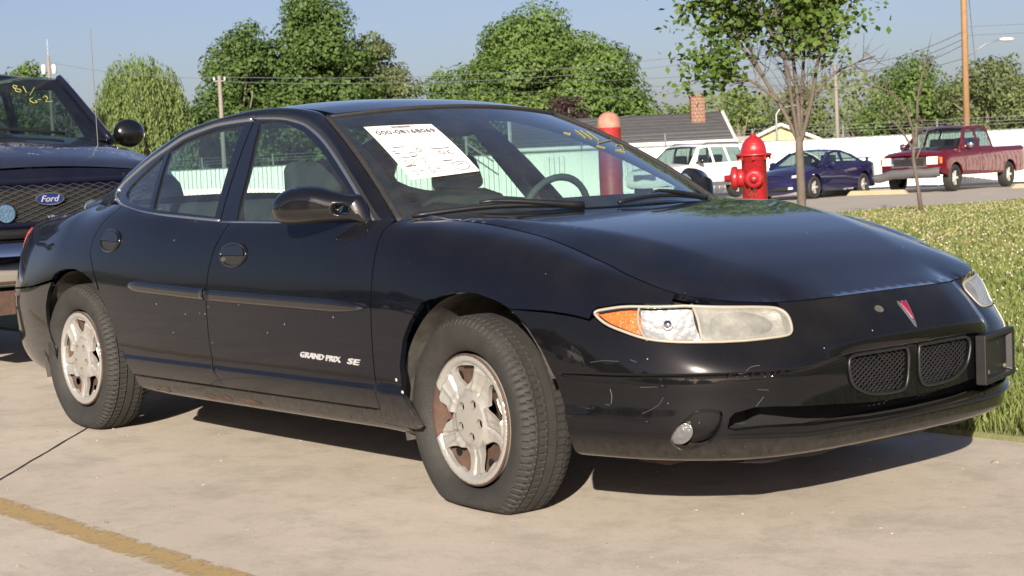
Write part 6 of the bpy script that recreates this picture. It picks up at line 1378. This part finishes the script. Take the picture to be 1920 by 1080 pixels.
def T(px, depth): b = ray_pt(px, 330, depth); return b.x, b.y
def tree_at(name, label, px, depth, ytop, wpx, m_, seed, lobes=46, zc=None, **kw):
    x, y = T(px, depth); yh = 331 - (px - 960) * .0454; h = 1.056 + (yh - ytop) * depth / 3066.448; rad = wpx / 2 * depth / 3066.448
    return tree(name, label, x, y, h, rad, zc if zc else h * .5, lobes, m_, seed, group='trees beyond the fence', **kw)
tree_at('round_tree', 'broad round-headed tree with bright green layered foliage beyond the fence', 1020, 105, 24, 440, M['leaf_mid'], 21, 190, zc=5.0, lobe_k=.85, shape=.55, per=252, size=0.136, flat=.6)
tree_at('tall_tree', 'tallest dense dark green tree rising out of frame', 585, 98, -35, 300, M['leaf_dark'], 22, 170, zc=5.8, lobe_k=.9, per=273, size=0.130, shape=.5)
tree_at('tall_tree', 'dark green tree with a pointed top beside the tallest tree', 455, 95, 0, 230, M['leaf_dark'], 23, 130, zc=5.0, lobe_k=.9, per=273, size=0.124, shape=.9)
tree_at('bushy_tree', 'olive green tree with a dead grey branch right of the tallest trees', 715, 100, 48, 230, M['leaf_olive'], 24, 110, zc=4.6, lobe_k=.9, per=252, size=0.124)
tree_at('low_tree', 'low green tree between the olive tree and the round-headed tree', 845, 108, 118, 190, M['leaf_mid'], 25, 40, per=231, size=0.124)
tree_at('purple_tree', 'small dark purple-leaved tree in front of the round-headed tree', 1068, 85, 158, 130, M['leaf_purple'], 26, 40, per=315, size=0.087)
tree_at('far_tree', 'green tree with a ragged top behind the dark sport utility vehicle', 55, 110, 84, 180, M['leaf_mid'], 27, 60, per=231, size=0.130)
tree_at('far_tree', 'narrow green tree beside the roof edge of the dark sport utility vehicle', 138, 112, 98, 70, M['leaf_mid'], 28, 30, per=231, size=0.124)
tree_at('low_tree', 'yellow-green low tree above the grey-roofed house', 1275, 120, 188, 170, M['leaf_light'], 29, 36, per=231, size=0.124)
tree_at('low_tree', 'yellow-green tree left of the leafy young tree', 1385, 100, 150, 130, M['leaf_light'], 30, 46, per=231, size=0.118)
tree_at('low_tree', 'soft green tree behind the stems of the leafy young tree', 1500, 96, 160, 140, M['leaf_olive'], 31, 50, per=252, size=0.118)
tree_at('hedge_tree', 'low bluish green shrubs right of the grey timber pole', 1610, 92, 205, 120, M['leaf_olive'], 32, 30, per=252, size=0.112)
tree_at('spreading_tree', 'mid green spreading tree behind the bare sapling', 1720, 88, 110, 230, M['leaf_mid'], 33, 66, per=252, size=0.112)
tree_at('tall_tree', 'loose olive tree right of the street-lamp pole', 1850, 84, 100, 210, M['leaf_olive'], 34, 60, per=252, size=0.112)
tree_at('tall_tree', 'feathery pale olive tree at the far end of the fence', 1905, 90, 78, 130, M['leaf_olive'], 35, 46, per=231, size=0.105)
tree_at('bushy_tree', 'dense green tree between the spreading tree and the street-lamp pole', 1790, 97, 140, 170, M['leaf_mid'], 44, 60, per=240, size=.115)
tree_at('tall_tree', 'olive tree beyond the far end of the fence', 2010, 88, 110, 180, M['leaf_olive'], 36, 46, per=189, size=0.124)
tree_at('hedge_tree', 'dense shrubs filling in below the spreading tree', 1780, 95, 165, 220, M['leaf_olive'], 37, 50, per=231, size=0.112)
tree_at('hedge_tree', 'low dark trees filling in below the tallest trees', 640, 112, 150, 420, M['leaf_dark'], 38, 90, per=168, size=0.149)
tree_at('far_tree', 'green tree left of the dark sport utility vehicle', -120, 110, 100, 220, M['leaf_mid'], 39, 40, per=168, size=0.149)
# weeping willow
def willow():
    x, y = T(272, 84); t = empty('willow_tree', (x, y, 0), 0, 'pale green weeping willow with hanging curtains of foliage', 'tree', 'trees beyond the fence'); r = np.random.default_rng(41); D = 84 / 3066.448; rad = 92 * D; H = 1.056 + (362 - 108) * D
    Cs = []; Ns = []
    for k in range(900):
        g = r.random() * 6.28; q = r.random() ** .5; x0, y0 = math.cos(g) * q * rad, math.sin(g) * q * rad
        zt_ = H * (1 - .34 * q ** 3.0) * r.uniform(.80, 1.03) - .7 * abs(math.sin(g * 2.5 + 1)) * q - .5 * max(0, math.sin(x0 * 3.1)) ; L = r.uniform(1.2, 3.6) * (0.6 + .6 * q); n = int(L / .085)
        z = zt_ - np.linspace(0, L, n); sw = r.normal(0, .08, 2); f = np.linspace(0, 1, n)
        Cs.append(np.stack([x0 + sw[0] * f + r.normal(0, .06, n) + math.cos(g) * .35 * np.sin(f * 1.6), y0 + sw[1] * f + r.normal(0, .06, n) + math.sin(g) * .35 * np.sin(f * 1.6), z], 1)); Ns.append(r.normal(0, 1, (n, 3)) * np.array([1, 1, .35]))
    C_ = np.concatenate(Cs); Nn = np.concatenate(Ns); Nn /= np.linalg.norm(Nn, axis=1)[:, None]; n = len(C_)
    dn = np.array([0, 0, -1.0]) + r.normal(0, .25, (n, 3)); dn -= Nn * (dn * Nn).sum(1)[:, None]; dn /= np.linalg.norm(dn, axis=1)[:, None]; b = np.cross(Nn, dn); s = r.uniform(.08, .15, n)[:, None]
    V = np.stack([C_ - dn * s, C_ - b * s * .32, C_ + dn * s, C_ + b * s * .32], 1).reshape(-1, 3); link('crown', fast_mesh('crown', V, np.arange(n * 4).reshape(-1, 4)), M['leaf_willow'], t, False)
    MB().tube([(0, 0, 0), (0, .1, H * .4), (.1, 0, H * .75)], [.35, .25, .06], 8).build('trunk', M['bark'], t, True)
    for k in range(9):
        g = k * .7; MB().tube([(0, 0, H * .35), (math.cos(g) * rad * .4, math.sin(g) * rad * .4, H * .72), (math.cos(g) * rad * .75, math.sin(g) * rad * .75, H * .66)], [.14, .08, .02], 6).build('limb', M['bark'], t, True)
willow()
# young tree with upright stems near the grass edge
def branch_tree(name, label, x, y, stems, leafy, seed, m_bark, leaf_m, leaf_size, trunk):
    t = empty(name, (x, y, 0), 0, label, 'tree'); r = np.random.default_rng(seed); tips = []
    MB().tube([p for p, _ in trunk], [q for _, q in trunk], 10).build('trunk', m_bark, t, True); tw = MB(); last = trunk[-1][0]
    for st, r0, lf in stems:
        q = curve(st, 5, False); n = len(q); MB().tube([tuple(p) for p in q], [r0 * (1 - .8 * k / (n - 1)) + .004 for k in range(n)], 7).build('limb', m_bark, t, True)
        for k in range(4, n):
            for _ in range(2):
                if r.random() < (.62 if lf else .4):
                    d = q[k] - q[k - 1]; d = d / np.linalg.norm(d); o_ = r.normal(0, 1, 3); o_ -= d * (o_ @ d); o_ /= np.linalg.norm(o_); L = r.uniform(.25, .75) * (1 if lf else .8); e = q[k] + (d * .75 + o_ * .75) * L; m1 = q[k] + (d * .3 + o_ * .5) * L * .5
                    tw.tube([tuple(q[k]), tuple(m1), tuple(e)], [.006, .0045, .002], 4); tips.append((e, lf, k / n)); tips.append((m1, lf, k / n))
                    for _ in range(2):
                        e2 = m1 + r.normal(0, .17, 3) + np.array([0, 0, .08]); tw.tube([tuple(m1), tuple(e2)], [.005, .002], 4); tips.append((e2, lf, k / n))
    tag(tw.build('twigs', m_bark, t), kind='stuff')
    if leafy:
        Cs = []
        for e, lf, f in tips:
            if lf and f > lf:
                n = r.integers(11, 22); Cs.append(e + r.normal(0, .13, (n, 3)) * np.array([1, 1, .7]))
        C_ = np.concatenate(Cs); n = len(C_); Nn = r.normal(0, .6, (n, 3)) + np.array([.35, -.35, .6]); Nn /= np.linalg.norm(Nn, axis=1)[:, None]
        V = leaf_quads(C_, Nn, leaf_size, r, .75); link('crown', fast_mesh('crown', V, np.arange(n * 4).reshape(-1, 4)), leaf_m, t, False)
    return t
# right / up directions across the view, used to lay the stems out as they grow
ax_ = np.array([.64, .767, 0.]); dp_ = np.array([-.77, .64, 0.])
def stem(pts): return [tuple(ax_ * a * .76 + dp_ * d + np.array([0, 0, z])) for a, z, d in pts]
PX = 139.4   # pixels per metre at that tree
branch_tree('young_tree', 'leafy young tree with several upright grey stems beyond the hydrant', -10.44, 13.1, [
    (stem([(0, 1.30, 0), (-.25, 1.75, .1), (-.55, 2.2, .2), (-.85, 2.75, .25), (-1.15, 3.4, .2), (-1.45, 4.0, .1)]), .028, .5), (stem([(0, 1.30, 0), (-.12, 1.8, -.1), (-.25, 2.4, -.2), (-.40, 3.0, -.3), (-.5, 3.8, -.35), (-.55, 4.5, -.3)]), .028, .45),
    (stem([(.02, 1.3, 0), (.03, 1.9, .15), (.0, 2.5, .25), (.02, 3.1, .3), (.05, 3.9, .3), (.08, 4.7, .2)]), .03, .45), (stem([(.03, 1.3, 0), (.20, 1.8, -.1), (.32, 2.3, -.15), (.45, 2.9, -.2), (.58, 3.6, -.3), (.70, 4.3, -.35)]), .028, .42),
    (stem([(.02, 1.3, 0), (.12, 1.85, .2), (.22, 2.4, .4), (.35, 3.0, .5), (.45, 3.7, .6)]), .027, .4), (stem([(.12, 1.65, 0), (.35, 1.95, .1), (.70, 2.2, .15), (1.05, 2.32, .2), (1.45, 2.42, .2)]), .022, 0), (stem([(-.3, 1.85, .1), (-.7, 2.12, .2), (-1.1, 2.25, .25), (-1.4, 2.35, .3)]), .022, .45), (stem([(-.55, 2.2, .2), (-1.0, 2.75, .3), (-1.4, 3.2, .35), (-1.7, 3.6, .4)]), .025, .3), (stem([(.32, 2.3, -.15), (.6, 2.9, 0), (.8, 3.4, .1), (.9, 3.9, .1)]), .022, .3), (stem([(-.25, 2.4, -.2), (-.7, 3.0, -.5), (-.95, 3.6, -.6), (-1.0, 4.2, -.6)]), .022, .3)], True, 51, M['grey_bark'], M['leaf_young'], .047, [((0, 0, 0), .068), ((.01, 0, .6), .058), ((0, 0, 1.15), .056), ((0, 0, 1.38), .05)])
branch_tree('bare_sapling', 'thin bare sapling with grey twigs standing in the grass', -13.4, 19.8, [
    (stem([(-.12, 1.1, 0), (-.30, 1.4, .1), (-.55, 1.65, .1), (-.85, 1.85, .1)]), .02, 0), (stem([(-.10, 1.2, 0), (-.05, 1.7, 0), (.0, 2.1, 0), (.12, 2.5, 0), (.22, 2.75, 0)]), .025, 0), (stem([(-.12, 1.2, 0), (-.22, 1.6, -.1), (-.42, 1.95, -.1), (-.8, 2.2, -.2), (-1.2, 2.32, -.2)]), .02, 0), (stem([(-.08, 1.0, 0), (.12, 1.3, .1), (.22, 1.5, .1)]), .012, 0)], False, 52, M['grey_bark'], None, 0, [((0, 0, 0), .042), (tuple(ax_ * -.05 + np.array([0, 0, .5])), .034), (tuple(ax_ * -.12 + np.array([0, 0, 1.0])), .03), (tuple(ax_ * -.10 + np.array([0, 0, 1.25])), .028)])
# woods closing the horizon all round
def far_woods():
    r = np.random.default_rng(77); n = 130000; g = r.random(n) * 2 * np.pi; h = 7 + 3.5 * np.sin(g * 9) + 2.5 * np.sin(g * 23 + 1) + 1.5 * np.sin(g * 61); R_ = 235 + 18 * np.sin(g * 5) + r.normal(0, 6, n)
    C_ = np.stack([np.cos(g) * R_ - 20, np.sin(g) * R_ + 10, h * r.random(n) ** .7], 1); Nn = np.stack([-np.cos(g), -np.sin(g), np.full(n, .5)], 1) + r.normal(0, .5, (n, 3)); Nn /= np.linalg.norm(Nn, axis=1)[:, None]
    o = link('far_woods', fast_mesh('far_woods', leaf_quads(C_, Nn, .42, r), np.arange(n * 4).reshape(-1, 4)), M['leaf_olive'], None, False); tag(o, 'low woods closing the horizon far beyond the lots', 'woods', None, 'stuff')
far_woods()
# tree line on the far side of the lot, behind the camera's place
for k in range(9):
    x = -75 + k * 17; tree('lot_edge_tree', 'green tree in the row on the far side of the lot, across from the sedan', x, -62 - 4 * math.sin(k * 2.), 6.5 + 1.5 * math.sin(k * 1.7), 8.5, 3.2, 34, M['leaf_dark'], 60 + k, .45, 22, .3, 'trees across the lot')
# ---------------------------------------------------------------- sheet in the windscreen and marker writing
SH = [(-.865, .816), (-.464, .779), (-.534, .308), (-.865, .278)]      # corners on the screen: top left, top right, bottom right, bottom left
def sheet_fn(d):
    def g(u, v):
        u = np.asarray(u, float).ravel(); v = np.asarray(v, float).ravel(); c = [np.array(q) for q in SH]
        ab = (c[3][None] * ((1 - u) * (1 - v))[:, None] + c[2][None] * (u * (1 - v))[:, None] + c[0][None] * ((1 - u) * v)[:, None] + c[1][None] * (u * v)[:, None])
        return ws(ab[:, 0], ab[:, 1]) + np.array([.72, 0, .70]) * d
    return g
def make_sheet():
    e = empty('paper_sheet', tuple(sheet_fn(.006)([.5], [0.])[0]), 0, 'white printed sheet with number and handwriting stuck on the windscreen of the black sedan', 'paper')
    off = np.array(e.location)
    F = lambda d: (lambda u, v: sheet_fn(d)(u, v) - off)
    u, v = np.meshgrid(np.linspace(0, 1, 9), np.linspace(0, 1, 13)); MB().grid(F(.008)(u, v).reshape(13, 9, 3)).build('sheet', M['paper'], e, True)
    T_ = lambda s, u0, u1, v0, v1, m_=M['ink'], b=0.: text_on('print', s, F(.0105), u0, u1, v0, v1, m_, e, .0004, 0., b)
    T_('000-08168069', .07, .93, .80, .885, M['ink'], .012); T_('Independent Purchase', .27, .82, .715, .745, M['grey_ink']); T_('ITEM NUMBER', .30, .52, .665, .682, M['grey_ink']); T_('LOCATION AND LOT', .62, .88, .665, .682, M['grey_ink'])
    for s, u0, u1, v0 in (('Description', .08, .30, .60), ('Make', .45, .60, .625), ('Year', .70, .85, .61)): T_(s, u0, u1, v0, v0 + .018, M['grey_ink'])
    bar = MB(); x = .36
    while x < .62:
        w_ = rng.choice([.004, .007, .011]); p = F(.0105)([x, x + w_, x + w_, x], [.93, .93, .975, .975]); bar.add(p, [(0, 1, 2, 3)]); x += w_ + rng.choice([.005, .008])
    tag(bar.build('barcode', M['ink'], e), kind='stuff')
    for u0, u1, v0, h in ((.10, .26, .535, .012), (.06, .12, .47, .012), (.06, .13, .425, .012), (.06, .29, .345, .010), (.06, .20, .195, .014), (.58, .86, .455, .012), (.60, .74, .225, .014)):
        p = F(.0105)([u0, u1, u1, u0], [v0, v0, v0 + h, v0 + h]); MB().add(p, [(0, 1, 2, 3)]).build('rule', M['ink'], e)
    for a, b in (((.05, .30), (.95, .30)), ((.52, .06), (.52, .50))):
        MB().tube(F(.0105)(np.linspace(a[0], b[0], 8), np.linspace(a[1], b[1], 8)), .0006, 4).build('rule', M['grey_ink'], e)
    strokes = [[(.28, .43), (.24, .40), (.26, .36), (.32, .37), (.33, .42), (.27, .43)], [(.40, .49), (.37, .46), (.41, .43), (.45, .46), (.40, .49)], [(.12, .31), (.10, .26), (.14, .25), (.15, .22), (.10, .22)], [(.22, .31), (.18, .22)], [(.26, .30), (.27, .22)], [(.32, .30), (.38, .30), (.34, .22)], [(.12, .15), (.10, .11), (.14, .10), (.14, .06), (.10, .06)], [(.20, .15), (.19, .11), (.24, .12)], [(.24, .15), (.23, .05)], [(.28, .08), (.27, .05)], [(.35, .16), (.32, .10), (.34, .06), (.38, .08), (.34, .11)], [(.42, .15), (.42, .11), (.46, .12)], [(.46, .16), (.47, .06)], [(.52, .16), (.52, .06)],
               [(.66, .34), (.66, .42), (.72, .34), (.72, .42)], [(.78, .42), (.78, .34)], [(.84, .42), (.78, .38), (.85, .33)], [(.68, .17), (.70, .08), (.80, .05), (.90, .09), (.92, .15), (.84, .19), (.74, .19), (.68, .17)], [(.76, .15), (.76, .09)], [(.76, .15), (.80, .15)], [(.80, .15), (.84, .15), (.82, .09)]]
    for st in strokes:
        q = curve(st, 4, False); MB().tube(F(.0108)(q[:, 0], q[:, 1]), .0012, 4).build('pen_stroke', M['ink'], e)
make_sheet()
wsobj = next(o for o in sedan.children if o.name.startswith('windshield'))
for st in ([(.63, .70), (.55, .60)], [(.69, .70), (.60, .59)], [(.75, .69), (.66, .58)], [(.58, .54), (.88, .60)], [(.50, .505), (.55, .485)], [(.78, .53), (.86, .535), (.80, .50), (.74, .47), (.70, .475)], [(.64, .47), (.70, .445)]):
    q = curve(st, 3, False); MB().tube(ws(q[:, 0], q[:, 1]) + np.array([.002, 0, .002]), .0022, 4).build('marker_stroke', M['chalk'], wsobj)
for a, b in ((.43, .655),): 
    MB().tube(ws(np.array([a, a + .03, a + .06]), np.array([b, b - .02, b])) + np.array([.002, 0, .002]), .002, 4).build('marker_stroke', M['chalk'], wsobj)
